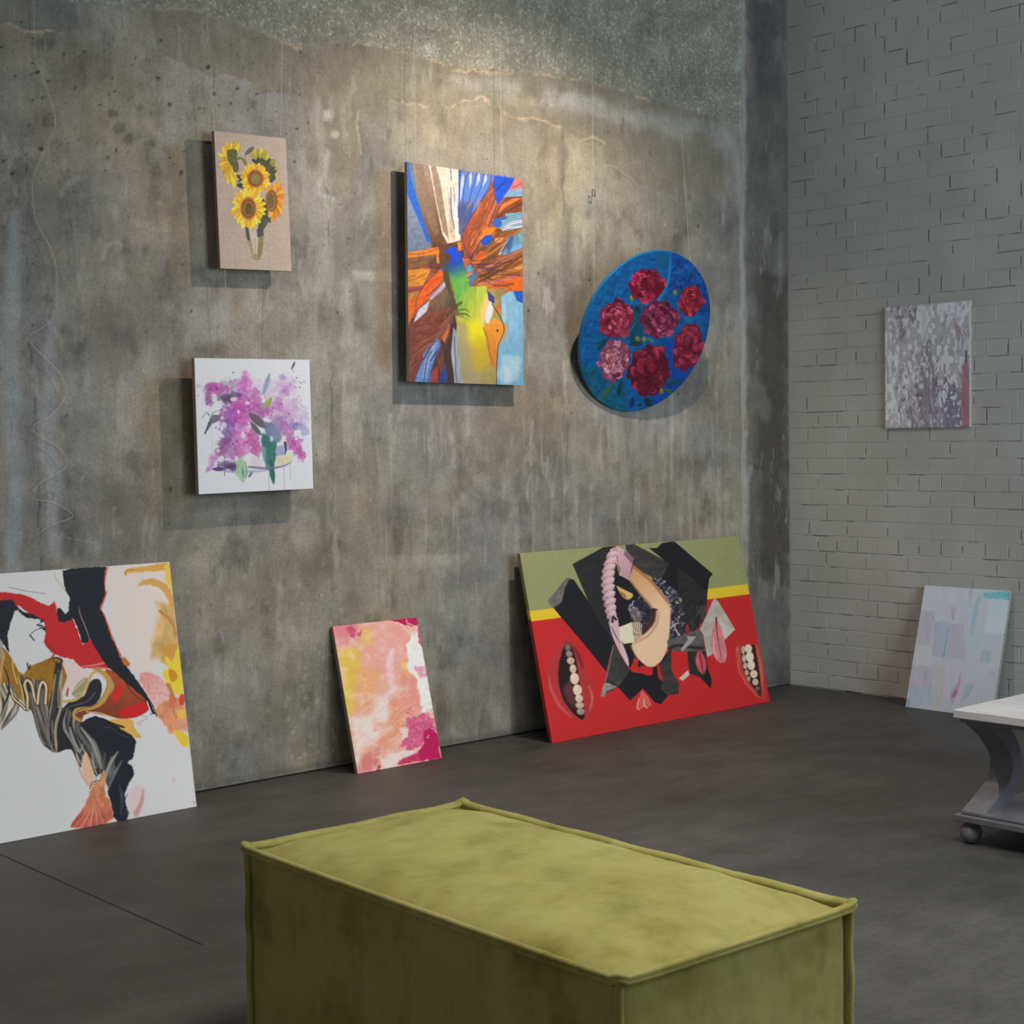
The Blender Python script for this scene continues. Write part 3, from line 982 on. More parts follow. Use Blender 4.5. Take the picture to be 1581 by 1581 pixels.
    A.petal(1112, 262, 1142, 196, 18, (92, 74, 120), soft=4)
    for k in range(26):
        x, y = 1170 + RS.normal(0, 34), 380 + RS.normal(0, 55)
        q = abs(RS.normal(0, 2.6)) + 1.6
        A.oval(x, y, q, q * 1.2, (92, 80, 112), soft=3, a=.85, n=8)
    for (x, y, q) in ((348, 482, 6), (637, 292, 9), (372, 956, 4), (1085, 292, 4), (1118, 268, 5)):
        A.oval(x, y, q, q * .8, (110, 112, 136), soft=4, n=8)
    for (x, y, rx, ry) in ((680, 612, 12, 18), (640, 510, 30, 16), (560, 720, 22, 22), (715, 800, 18, 26), (510, 930, 16, 14), (750, 540, 20, 14), (1160, 770, 30, 16), (545, 660, 16, 10)):
        A.oval(x, y, rx, ry, (222, 214, 224), a=.85, soft=8, wob=7, wf=12)
    return A


def art_abstract(A):
    A.use(590, 230, 3.954)
    p, l = A.poly, A.line
    K = dict(soft=3, tex=.14)
    p([(470, 560), (700, 150), (870, 170), (870, 880), (560, 860), (500, 760)], (150, 84, 40), soft=6, tex=.35, tc=(40, 16))
    p([(140, 630), (400, 590), (450, 1000), (140, 1090)], (146, 82, 44), soft=6, tex=.35, tc=(40, 16))
    p([(140, 1050), (450, 960), (490, 1450), (140, 1450)], (92, 56, 56), soft=6, tex=.4, tc=(14, 50))
    p([(430, 900), (700, 840), (740, 1100), (700, 1450), (450, 1450)], (160, 150, 84), soft=10)
    p([(290, 540), (480, 540), (500, 700), (380, 740), (320, 660)], (96, 60, 40), soft=10, tex=.3)
    p([(140, 70), (140, 660), (300, 620), (285, 560), (155, 270)], (124, 140, 168), col2=(104, 122, 150), g=((160, 400), (220, 600)), **K)
    p([(165, 80), (195, 85), (215, 240), (240, 380), (305, 560), (270, 500), (215, 340), (175, 190)], (98, 122, 150), **K)
    p([(150, 80), (165, 85), (180, 180), (215, 310), (262, 450), (305, 570), (278, 575), (250, 500), (158, 285)], (20, 98, 205), **K)
    p([(190, 80), (305, 90), (335, 300), (370, 480), (400, 590), (300, 570), (250, 430), (215, 280)], (156, 130, 112), col2=(104, 68, 42), g=((250, 200), (340, 560)), **K)
    p([(200, 85), (250, 90), (300, 300), (350, 520), (320, 530), (262, 400), (225, 260)], (136, 112, 96), a=.7, **K)
    p([(285, 85), (475, 110), (465, 330), (480, 560), (400, 580), (368, 520), (335, 350)], (222, 204, 186), **K)
    p([(298, 90), (328, 95), (358, 200), (398, 470), (410, 560), (372, 500), (330, 300)], (150, 128, 108), **K)
    p([(405, 250), (425, 330), (440, 480), (450, 560), (415, 540)], (190, 166, 140), a=.8, **K)
    p([(438, 330), (458, 330), (478, 540), (450, 560)], (240, 228, 214), **K)
    for P, w in (([(420, 118), (426, 190)], 5), ([(423, 240), (425, 380), (442, 490)], 5), ([(441, 238), (446, 350)], 4), ([(462, 300), (466, 420)], 4)):
        l(P, w, (24, 60, 160), soft=3)
    p([(468, 112), (700, 150), (645, 240), (565, 380), (498, 530), (470, 520)], (98, 116, 172), **K)
    for (tx, ty) in ((500, 150), (548, 138), (598, 140), (640, 146)):
        A.petal(tx - 40, ty + 200, tx, ty, 34, (200, 206, 222), soft=5, a=.8)
    for (tx, ty) in ((530, 140), (582, 145), (628, 150), (672, 160)):
        A.petal(490 + (tx - 530) * .35, 420, tx, ty, 42, (84, 122, 200), soft=4)
        l([(490 + (tx - 530) * .35, 420), (tx - 26, ty + 90), (tx, ty)], 4, (30, 58, 146), soft=3)
    p([(470, 330), (560, 320), (540, 440), (495, 530), (470, 520)], (74, 84, 130), a=.75, soft=26, tex=.3, tc=(8, 40))
    for k in range(26):
        x, y = U(475, 560), U(330, 420)
        l([(x, y), (x - 10, y + U(30, 60))], 2.4, (44, 50, 90), a=.7, soft=2)
    l([(479, 118), (474, 260), (470, 400)], [16, 9, 5], (18, 78, 190), soft=3)
    p([(688, 160), (825, 172), (775, 262), (705, 345), (690, 305), (640, 320), (680, 230)], (18, 74, 200), **K)
    l([(700, 250), (760, 190)], 14, (14, 46, 140), a=.6, soft=8)
    l([(650, 300), (680, 240), (690, 290)], 12, (90, 100, 140), a=.7, soft=6)
    p([(818, 170), (870, 170), (870, 240), (775, 252)], (196, 108, 106), **K)
    l([(800, 235), (858, 205)], 4, (120, 50, 50), soft=3)
    p([(775, 250), (870, 236), (870, 284), (740, 294)], (116, 156, 190), **K)
    p([(870, 285), (765, 290), (712, 350), (685, 430), (760, 408), (870, 372)], (122, 60, 34), **K)
    p([(800, 300), (858, 296), (760, 350), (708, 395), (730, 340)], (206, 116, 52), **K)
    l([(858, 330), (780, 370), (700, 420)], 5, (66, 34, 26), soft=3)
    # feather of browns
    F1 = [(682, 220), (692, 300), (648, 400), (590, 560), (545, 675), (505, 610), (488, 520), (560, 390), (620, 300)]
    p(F1, (172, 88, 46), col2=(150, 70, 40), g=((680, 230), (520, 640)), soft=3, tex=.2)
    l(F1 + F1[:1], 4, (66, 40, 90), soft=3, sm=0)
    F2 = [(698, 305), (704, 350), (650, 470), (610, 560), (560, 640), (552, 620), (600, 520), (650, 400)]
    p(F2, (186, 96, 50), soft=3, tex=.2)
    l([(700, 350), (650, 470), (600, 565), (545, 660)], 5, (40, 36, 110), soft=3)
    for k in range(26):
        t = k / 26
        x, y = 660 - 130 * t, 270 + 340 * t
        l([(x - 30, y + 24), (x, y + 6), (x + 30, y - 24)], 2.4, (96, 44, 26), a=.7, soft=2.4)
    for k in range(10):
        x, y = U(520, 640), U(320, 600)
        A.petal(x, y, x + U(14, 34), y - U(30, 60), 12, (214, 128, 70), a=.55, soft=4)
    # blues and whites on the right
    p([(700, 430), (870, 380), (870, 490), (760, 508), (700, 475)], (122, 162, 190), **K)
    for (P, c, w) in (([(760, 400), (858, 392)], (84, 168, 196), 16), ([(740, 440), (820, 420)], (96, 176, 176), 14), ([(740, 490), (800, 450), (858, 440)], (196, 198, 220), 22),
                      ([(770, 480), (858, 470)], (206, 204, 214), 12), ([(700, 430), (760, 418)], (34, 90, 180), 14)):
        l(P, w, c, soft=4)
    for k in range(9):
        y = 390 + k * 14
        l([(700, y + 60), (780, y + 22), (858, y)], 2.6, (60, 42, 40), soft=2.4, a=.8)
    p([(870, 478), (870, 530), (790, 560), (710, 640), (640, 710), (560, 695), (640, 610), (700, 505)], (132, 76, 32), **K)
    for k in range(12):
        y = U(480, 540)
        l([(600 + U(-20, 30), 680), (700 + U(-20, 20), 580 + U(-20, 20)), (858, y)], U(5, 12), [(196, 116, 50), (110, 62, 26), (214, 136, 60), (150, 96, 44)][k % 4], soft=4, a=.8)
    p([(770, 545), (870, 495), (870, 596), (745, 645), (715, 632)], (98, 162, 204), **K)
    l([(790, 540), (770, 620)], 30, (30, 96, 190), soft=8, a=.7)
    l([(840, 520), (858, 560)], 20, (110, 190, 200), soft=6)
    l([(720, 640), (760, 610)], 14, (186, 190, 220), soft=4)
    for k in range(8):
        l([(720 + k * 4, 650 - k * 8), (800, 592 - k * 9), (858, 570 - k * 10)], 3, (76, 50, 30), soft=2.5, a=.85)
    p([(640, 478), (702, 482), (660, 525), (612, 565), (598, 540)], (234, 126, 26), **K)
    A.oval(640, 556, 42, 27, (20, 76, 190), ang=-40, soft=4)
    A.oval(706, 452, 26, 28, (32, 92, 186), ang=-40, soft=4)
    p([(690, 545), (740, 535), (735, 570), (690, 570)], (216, 132, 90), **K)
    # fan of oranges to the right
    fan = [((520, 770), 630, (150, 88, 40), 26), ((515, 775), 605, (206, 120, 100), 20), ((520, 785), 665, (206, 136, 56), 30), ((525, 790), 690, (146, 84, 30), 26), ((525, 800), 715, (222, 146, 60), 26),
           ((540, 810), 742, (176, 96, 40), 22), ((560, 820), 765, (206, 112, 96), 20), ((560, 830), 640, (120, 66, 30), 10), ((590, 830), 790, (190, 120, 60), 24), ((640, 840), 800, (216, 100, 30), 26)]
    for (b, y1, c, w) in fan:
        l([b, ((b[0] + 870) / 2 - 20, (b[1] + y1) / 2 + 22), (870, y1)], [w * .7, w * 1.2, w * 1.3], c, soft=5, tex=.15)
    for k in range(26):
        y1 = U(600, 800)
        l([(530 + U(0, 120), 790 + U(-10, 40)), (690, 740 + (y1 - 700) * .4), (858, y1)], 2.6, (84, 46, 26), soft=2.5, a=.75)
    p([(675, 820), (870, 775), (870, 866), (690, 856)], (216, 98, 28), **K)
    l([(680, 832), (760, 830), (800, 820)], 14, (120, 60, 34), soft=6, a=.7)
    p([(548, 692), (602, 622), (652, 630), (570, 722)], (232, 100, 30), **K)
    p([(484, 690), (500, 650), (540, 670), (530, 700), (505, 715)], (186, 90, 50), **K)
    p([(510, 720), (545, 705), (560, 740), (520, 760)], (76, 150, 190), **K)
    p([(525, 780), (580, 740), (570, 820), (540, 850)], (60, 120, 170), **K)
    l([(545, 845), (580, 780)], 16, (130, 90, 60), soft=5)
    # left fan
    for (P, c) in (([(140, 640), (345, 600), (350, 645), (140, 675)], (226, 124, 30)), ([(140, 672), (340, 645), (330, 690), (140, 740)], (128, 88, 52)), ([(140, 745), (300, 732), (250, 835), (140, 855)], (216, 136, 42)),
                   ([(140, 848), (255, 838), (240, 872), (140, 892)], (152, 72, 70)), ([(140, 888), (228, 872), (210, 922), (140, 935)], (182, 124, 46)), ([(140, 928), (202, 912), (195, 1000), (160, 1080), (140, 1080)], (222, 100, 30)),
                   ([(200, 985), (212, 905), (268, 820), (355, 735), (380, 765), (335, 850), (262, 935)], (228, 96, 28)), ([(280, 690), (350, 650), (385, 700), (350, 740), (285, 735)], (98, 58, 48)),
                   ([(330, 650), (345, 640), (350, 700), (335, 700)], (214, 130, 60))):
        p(P, c, soft=3, tex=.18)
    for P in ([(162, 650), (260, 640), (340, 612)], [(162, 740), (240, 722), (330, 690)], [(162, 808), (220, 790), (270, 760)], [(162, 790), (210, 775)], [(205, 970), (215, 905), (270, 820), (350, 742)], [(162, 870), (240, 856)], [(180, 700), (300, 668)]):
        l(P, 4, (84, 42, 50), soft=3, a=.85)
    l([(262, 860), (300, 820), (340, 790)], 12, (206, 60, 30), a=.6, soft=6)
    l([(270, 900), (300, 880), (330, 850)], 8, (90, 50, 110), a=.8, soft=5)
    # trunk
    l([(385, 690), (398, 840), (440, 970)], [34, 34, 46], (70, 72, 48), soft=8)
    p([(378, 628), (440, 592), (482, 640), (494, 690), (440, 720), (412, 690), (425, 655)], (14, 68, 202), **K)
    p([(355, 735), (385, 720), (380, 750)], (30, 80, 190), **K)
    p([(480, 640), (500, 620), (495, 650)], (20, 60, 170), **K)
    p([(460, 570), (485, 570), (485, 625), (465, 620)], (226, 120, 40), **K)
    p([(395, 700), (494, 685), (532, 845), (455, 935), (425, 835)], (22, 74, 160), col2=(98, 172, 74), g=((440, 710), (470, 800)), soft=3, tex=.1)
    p([(448, 935), (530, 842), (642, 836), (622, 950), (604, 1090), (550, 1085), (470, 1000)], (120, 174, 66), col2=(196, 200, 66), g=((470, 900), (600, 960)), soft=4, tex=.12, tc=(10, 60))
    for k in range(12):
        x = 470 + k * 13
        l([(x, 960 + U(-30, 10)), (x + 26, 870 + U(-10, 10))], 6, (168, 196, 90), a=.4, soft=6)
    l([(425, 930), (445, 960), (480, 940)], 20, (80, 74, 52), soft=8, a=.8)
    # dark central stalk and browns, lower left
    FB = [(150, 1085), (240, 1020), (330, 930), (395, 930), (450, 1000), (400, 1085), (300, 1180), (230, 1290), (165, 1400), (140, 1400)]
    p(FB, (126, 66, 52), soft=3, tex=.25, tc=(14, 20))
    for k in range(40):
        t = U(0, 1)
        x0, y0 = 440 - 60 * U(0, 1), 990 + 60 * U(0, 1)
        x1, y1 = 165 + 130 * t, 1100 + 240 * (1 - t) * U(.6, 1.1)
        l([(x0, y0), ((x0 + x1) / 2 + 20, (y0 + y1) / 2 + 20), (x1, y1)], U(2.5, 7), [(74, 38, 38), (160, 92, 70), (110, 52, 36), (182, 104, 84)][k % 4], soft=3, a=.65)
    p([(190, 1062), (222, 985), (292, 925), (270, 995), (215, 1045)], (196, 200, 222), **K)
    p([(285, 915), (380, 812), (388, 842), (300, 925)], (176, 166, 196), **K)
    p([(290, 960), (385, 845), (420, 900), (400, 960), (330, 990)], (112, 92, 76), a=.85, soft=10, tex=.3, tc=(8, 30))
    p([(380, 985), (470, 980), (470, 1020), (400, 1020)], (104, 92, 60), a=.8, soft=10)
    p([(215, 1340), (262, 1230), (335, 1155), (362, 1200), (312, 1310), (285, 1440), (195, 1440)], (98, 138, 202), soft=3, tex=.2)
    p([(260, 1290), (320, 1180), (345, 1190), (300, 1280), (265, 1400), (240, 1400)], (140, 166, 220), **K)
    for P in ([(180, 1425), (230, 1320), (320, 1170)], [(280, 1425), (315, 1300), (360, 1190)], [(250, 1425), (270, 1300), (300, 1240)], [(290, 1300), (335, 1220)]):
        l(P, 5, (48, 36, 66), soft=3)
    p([(150, 1400), (190, 1340), (240, 1250), (250, 1280), (190, 1425), (150, 1440)], (122, 62, 60), **K)
    p([(362, 1155), (415, 1055), (408, 1120), (380, 1192)], (212, 122, 52), **K)
    p([(440, 1000), (455, 1080), (418, 1250), (440, 1440), (345, 1440), (350, 1285), (420, 1130)], (72, 46, 50), **K)
    p([(300, 1360), (338, 1325), (335, 1440), (288, 1440)], (166, 62, 56), **K)
    p([(345, 1400), (390, 1300), (395, 1440), (345, 1440)], (40, 70, 150), a=.8, **K)
    p([(335, 1290), (370, 1250), (380, 1330), (350, 1380)], (110, 66, 50), **K)
    p([(432, 1090), (462, 1130), (474, 1300), (500, 1440), (440, 1440), (418, 1250)], (152, 162, 172), soft=4, tex=.2, tc=(10, 80))
    l([(440, 1150), (445, 1300), (450, 1430)], 7, (90, 110, 130), soft=4)
    # yellow body and bird
    p([(455, 1020), (545, 1060), (602, 1085), (645, 1200), (694, 1330), (696, 1450), (495, 1450), (462, 1200)], (196, 192, 60), col2=(160, 142, 92), g=((560, 1100), (500, 1400)), soft=6, tex=.08)
    p([(460, 1050), (520, 1080), (580, 1250), (600, 1440), (495, 1440), (462, 1200)], (164, 152, 116), a=.75, soft=30)
    A.oval(580, 1130, 60, 90, (232, 222, 20), a=.9, soft=60)
    A.oval(590, 1250, 50, 110, (206, 172, 30), a=.7, soft=50)
    for k in range(10):
        x = 500 + k * 10
        l([(480 + k * 6, 1100), (500 + k * 10, 1250), (530 + k * 15, 1430)], 4, (190, 178, 140), a=.25, soft=5)
    p([(642, 865), (660, 930), (625, 1060), (600, 1090), (600, 990)], (238, 196, 126), soft=5)
    p([(712, 915), (724, 1015), (688, 985)], (216, 112, 46), **K)
    p([(690, 855), (752, 846), (742, 922), (690, 914)], (150, 130, 80), soft=6)
    SK = [(722, 905), (770, 868), (870, 866), (870, 1450), (693, 1445), (702, 1200), (738, 1120), (732, 1050)]
    p(SK, (132, 182, 212), col2=(112, 166, 200), g=((760, 900), (760, 1400)), soft=3, tex=.10, tc=(20, 40))
    p([(800, 866), (870, 864), (870, 945), (822, 925)], (24, 84, 188), soft=10)
    for (x, y, rx, ry) in ((760, 1300, 40, 50), (790, 1370, 50, 50), (740, 1380, 40, 50), (820, 1300, 30, 40), (745, 1000, 14, 60)):
        A.oval(x, y, rx, ry, (212, 226, 232), a=.5, soft=40, wob=16, wf=30, seed=int(x))
    p([(615, 1090), (682, 1028), (732, 1060), (742, 1112), (706, 1202), (690, 1345), (655, 1310), (632, 1180)], (232, 152, 52), col2=(206, 126, 40), g=((690, 1050), (670, 1320)), soft=4, tex=.08)
    p([(738, 1060), (768, 1070), (750, 1155), (720, 1190), (742, 1120)], (196, 156, 90), soft=5)
    A.petal(640, 1064, 668, 918, 44, (222, 222, 218), soft=4)
    p([(640, 862), (686, 905), (682, 948), (648, 922)], (56, 64, 130), soft=3)
    l([(668, 945), (708, 1005), (736, 1064), (740, 1118), (706, 1204), (696, 1330), (694, 1445)], 5, (54, 44, 50), soft=3)
    l([(615, 1095), (640, 1150), (650, 1230), (675, 1310)], 3.5, (120, 76, 40), soft=3)
    A.oval(702, 1108, 5, 9, (24, 22, 26), soft=3)
    l([(475, 985), (505, 980), (530, 998)], [6, 5, 2], (50, 50, 36), soft=3)
    l([(485, 1005), (515, 1010), (542, 1032)], [6, 5, 2], (50, 50, 36), soft=3)
    l([(470, 1005), (500, 1020)], [6, 3], (50, 50, 36), soft=3)
    l([(495, 620), (500, 660), (530, 665), (545, 680)], 5, (40, 30, 60), soft=3)
    for k in range(46):
        t_ = U(-.9, .5)
        r0_, r1_ = U(60, 140), U(180, 380)
        x0_, y0_ = 480 + r0_ * math.cos(t_), 720 + r0_ * 1.1 * math.sin(t_)
        x1_, y1_ = 480 + r1_ * math.cos(t_ + U(-.12, .12)), 720 + r1_ * 1.1 * math.sin(t_ + U(-.12, .12))
        if y1_ < 860 and x1_ > 560:
            l([(x0_, y0_), ((x0_ + x1_) / 2, (y0_ + y1_) / 2 + 8), (x1_, y1_)], U(2, 4), [(70, 36, 24), (46, 34, 70)][k % 2], a=.6, soft=2.4)
    for k in range(30):
        x1_, y1_ = U(165, 330), U(1080, 1300)
        l([(430 + U(-20, 10), 1000 + U(-20, 40)), ((430 + x1_) / 2 + 24, (1010 + y1_) / 2 + 10), (x1_, y1_)], U(2, 4), [(60, 30, 32), (170, 104, 84)][k % 2], a=.6, soft=2.4)
    return A


def art_peonies(A):
    A.use(860, 370, 5.45)
    X, Y = A.X, A.Y
    sw = fbm(X + 60 * fbm(X, Y, 90, 90, 2, 8), Y, 60, 24, 4, 31, .6)
    A.C *= (0.72 + .56 * sw)[:, None]
    p, l = A.poly, A.line
    p([(955, 60), (1340, 60), (1400, 700), (1230, 640), (1000, 480), (945, 420)], (12, 62, 140), a=.7, soft=40, wob=20, wf=60, tex=.5, tc=(50, 20))
    for k in range(40):
        x, y = U(970, 1260), U(160, 480)
        l([(x, y), (x + U(-40, 40), y + U(-30, 50)), (x + U(-60, 60), y + U(20, 80))], U(6, 16), [(10, 30, 84), (16, 76, 160), (36, 110, 180)][k % 3], a=.6, soft=8)
    p([(900, 840), (1260, 900), (1180, 1200), (980, 1330), (780, 1420), (800, 1300), (960, 1180)], (12, 62, 158), a=.75, soft=40, wob=14, tex=.3)
    p([(210, 1060), (380, 1080), (560, 1260), (600, 1480), (380, 1440), (220, 1220)], (12, 92, 112), a=.7, soft=50, wob=16, tex=.4, tc=(30, 20))
    p([(560, 560), (700, 560), (720, 780), (700, 880), (560, 830)], (14, 72, 90), a=.9, soft=16, wob=10)
    p([(820, 120), (950, 120), (940, 240), (840, 230)], (10, 84, 120), a=.7, soft=20)
    l([(955, 120), (950, 240), (930, 360), (860, 500), (820, 560)], [10, 18, 26, 30, 16], (30, 128, 176), a=.75, soft=14)
    for k in range(120):
        x, y = U(200, 640), U(180, 1300)
        t = U(.6, 1.2)
        l([(x, y), (x + 30 * math.cos(t), y - 60 * math.sin(t)), (x + 66 * math.cos(t), y - 120 * math.sin(t))], U(4, 12), [(8, 104, 170), (6, 58, 116), (26, 128, 184), (4, 44, 96)][k % 4], a=.55, soft=8)
    for k in range(50):
        x, y = U(240, 620), U(1080, 1420)
        l([(x, y), (x + U(-30, 30), y + U(-40, 40)), (x + U(-50, 50), y + U(-70, 70))], U(5, 12), [(16, 110, 130), (10, 66, 84), (24, 96, 160)][k % 3], a=.5, soft=7)
    # leaves
    for (x0, y0, x1, y1, w, c) in ((470, 1210, 360, 1365, 34, (60, 96, 60)), (540, 1190, 510, 1330, 40, (16, 60, 62)), (660, 560, 700, 620, 40, (14, 50, 56)), (330, 880, 440, 830, 30, (20, 70, 80)), (620, 880, 720, 870, 50, (14, 54, 66)),
                                   (900, 1220, 1060, 1185, 34, (20, 70, 80)), (900, 1250, 990, 1300, 30, (56, 90, 64)), (740, 1340, 800, 1410, 60, (12, 50, 60)), (640, 1330, 620, 1420, 50, (12, 50, 100)), (1140, 690, 1060, 650, 40, (20, 110, 140)),
                                   (690, 1380, 700, 1400, 40, (12, 52, 66)), (1180, 720, 1240, 730, 30, (20, 90, 110)), (820, 860, 760, 830, 36, (30, 120, 130)), (420, 830, 340, 940, 34, (14, 60, 70))):
        A.petal(x0, y0, x1, y1, w, c, soft=5)
    for (x, y) in ((630, 490), (680, 835), (735, 840), (880, 1275), (995, 445)):
        A.oval(x, y, 20, 26, (96, 112, 60), soft=5)
        A.oval(x - 5, y - 6, 8, 11, (150, 158, 96), soft=4, a=.8)

    def peony(cx, cy, rx, ry, ang, dark, mid, hi, n=15, heart=None):
        ca, sa = math.cos(math.radians(ang)), math.sin(math.radians(ang))

        def at(q, t):
            x, y = rx * q * math.cos(t), ry * q * math.sin(t)
            return cx + x * ca - y * sa, cy + x * sa + y * ca
        pts = []
        for k in range(40):
            t = 2 * math.pi * k / 40
            pts.append(at(.84 + .13 * abs(math.sin(k * .71 + cx)) + U(-.06, .06), t))
        p(pts, dark, soft=5, sm=1, tex=.2)
        R = (rx + ry) / 2
        D, M_, Hh = np.array(dark, float), np.array(mid, float), np.array(hi, float)
        npet = int(n * 3.2)
        ox, oy = U(-.12, .12), U(-.2, .05)
        for k in range(npet):
            q = 1.0 - (k / npet) ** .8
            t = k * 2.39996 + U(-.5, .5)
            px_, py_ = at(q * U(.70, .90), t)
            px_, py_ = px_ + ox * rx * (1 - q), py_ + oy * ry * (1 - q)
            ang_ = math.atan2(py_ - cy, px_ - cx) + RS.normal(0, .38)
            ln = R * (.34 + .20 * q) * U(.7, 1.25)
            wd = R * (.40 + .14 * q) * U(.65, 1.3)
            d = np.array([math.cos(ang_), math.sin(ang_)])
            nn = np.array([-d[1], d[0]]) * wd / 2
            a0_ = np.array([px_, py_]) - d * ln * .55
            a1_ = a0_ + d * ln
            f = np.clip(RS.normal(.55, .35), 0, 1.15)
            c = D * (1 - f) + M_ * f
            P = [a0_ + nn * .35, a0_ + d * ln * .45 + nn * .95, a1_ + nn * .75 - d * ln * .05, a1_ + nn * .25 + d * ln * U(-.02, .12), a1_ - nn * .25 - d * ln * U(0, .12), a1_ - nn * .75, a0_ + d * ln * .45 - nn * .95, a0_ - nn * .35]
            p(P, D * .62, soft=5, sm=1, a=.8)
            p(np.array(P) * .9 + (a0_ + d * ln * .6) * .1, D * .85, col2=np.minimum(255, c * .66 + Hh * .46 * f), g=(a0_, a1_), soft=5, sm=1, wob=4, wf=14, seed=k % 13, tex=.14, tc=(10, 10))
            if RS.rand() < .75:
                s_ = 1 if RS.rand() < .5 else -1
                l([a1_ + nn * .7 * s_ - d * ln * .12, a1_ + nn * .25 * s_ + d * ln * .03, a1_ - nn * .3 * s_ - d * ln * .04], [1, 6.5, 1], Hh, a=U(.2, .85), soft=3.5)
            if RS.rand() < .4:
                l([a0_ + d * ln * .2, a0_ + d * ln * .8], [2, 5, 1], np.minimum(255, c * 1.25), a=.5, soft=4)
        if heart is not None:
            hx, hy, hr = heart
            for q in (1.0, .78, .56):
                A.oval(hx, hy, hr * q, hr * q * 1.1, np.array(dark) * (.8 if q != .78 else 1.15), soft=5, wob=5, wf=16)
                A.line([(hx - hr * q, hy), (hx - hr * q * .5, hy - hr * q), (hx + hr * q * .6, hy - hr * q * .9)], [2, 7, 2], hi, a=.5, soft=4)
            A.oval(hx + 3, hy + 8, hr * .45, hr * .6, np.array(mid), soft=6)
            A.line([(hx + 12, hy - 20), (hx + 8, hy + 26)], [2, 7, 2], np.array(dark) * .5, soft=4)

    peony(1125, 515, 104, 142, 10, (122, 14, 42), (196, 36, 62), (226, 92, 104), 13)
    peony(752, 385, 158, 152, -25, (112, 8, 40), (172, 24, 66), (222, 96, 124), 15)
    peony(500, 668, 148, 170, 25, (126, 22, 56), (186, 60, 92), (224, 128, 144), 16)
    peony(862, 672, 172, 168, 10, (104, 22, 58), (152, 44, 88), (206, 110, 140), 18)
    peony(1098, 908, 128, 218, 14, (112, 16, 48), (170, 34, 70), (200, 90, 114), 16)
    peony(482, 1015, 130, 196, 8, (140, 56, 86), (206, 126, 152), (232, 184, 200), 18)
    peony(770, 1105, 178, 236, 12, (94, 8, 36), (148, 20, 58), (204, 86, 108), 18, heart=(795, 1065, 68))
    for k in range(14):
        l([(450 + U(-40, 40), 1040 + U(-60, 60)), (470 + U(-40, 40), 1000 + U(-60, 60))], [8, 2], [(176, 60, 84), (230, 180, 190), (196, 110, 90)][k % 3], a=.8, soft=4)
    return A


def marble(A, P, cols, seed=0, fx=26, fy=90, wv=70, soft=4, freq=.09, a=1.0, sm=1):
    """banded, folded fluid paint inside a polygon"""
    B = Art(A.X0, A.Y0, (0, 0, 0))
    B.X, B.Y, B.k = A.X, A.Y, A.k
    B.poly(P, (255, 0, 0), soft=soft, sm=sm, wob=6, wf=24, seed=seed)
    i = np.nonzero(B.C[:, 0] > 0.003)[0]
    x, y = A.X[i], A.Y[i]
    w = fbm(x + 90 * fbm(x, y, 120, 160, 2, seed + 3), y, fx * 5, fy * 2.2, 2, seed + 1)
    w2 = fbm(x, y, 70, 150, 2, seed + 7)
    t = (x * freq + w * wv * freq * 1.6 + w2 * 1.6)
    u = np.abs((t % 2) - 1) * (len(cols) - 1)
    k = np.clip(np.floor(u).astype(int), 0, len(cols) - 2)
    f = np.clip((u - k - .5) * 2.4 + .5, 0, 1)[:, None]
    C = np.array(cols, float) / 255
    c = C[k] * (1 - f) + C[k + 1] * f
    m = (B.C[i, 0] * a)[:, None]
    A.C[i] = A.C[i] * (1 - m) + c * m


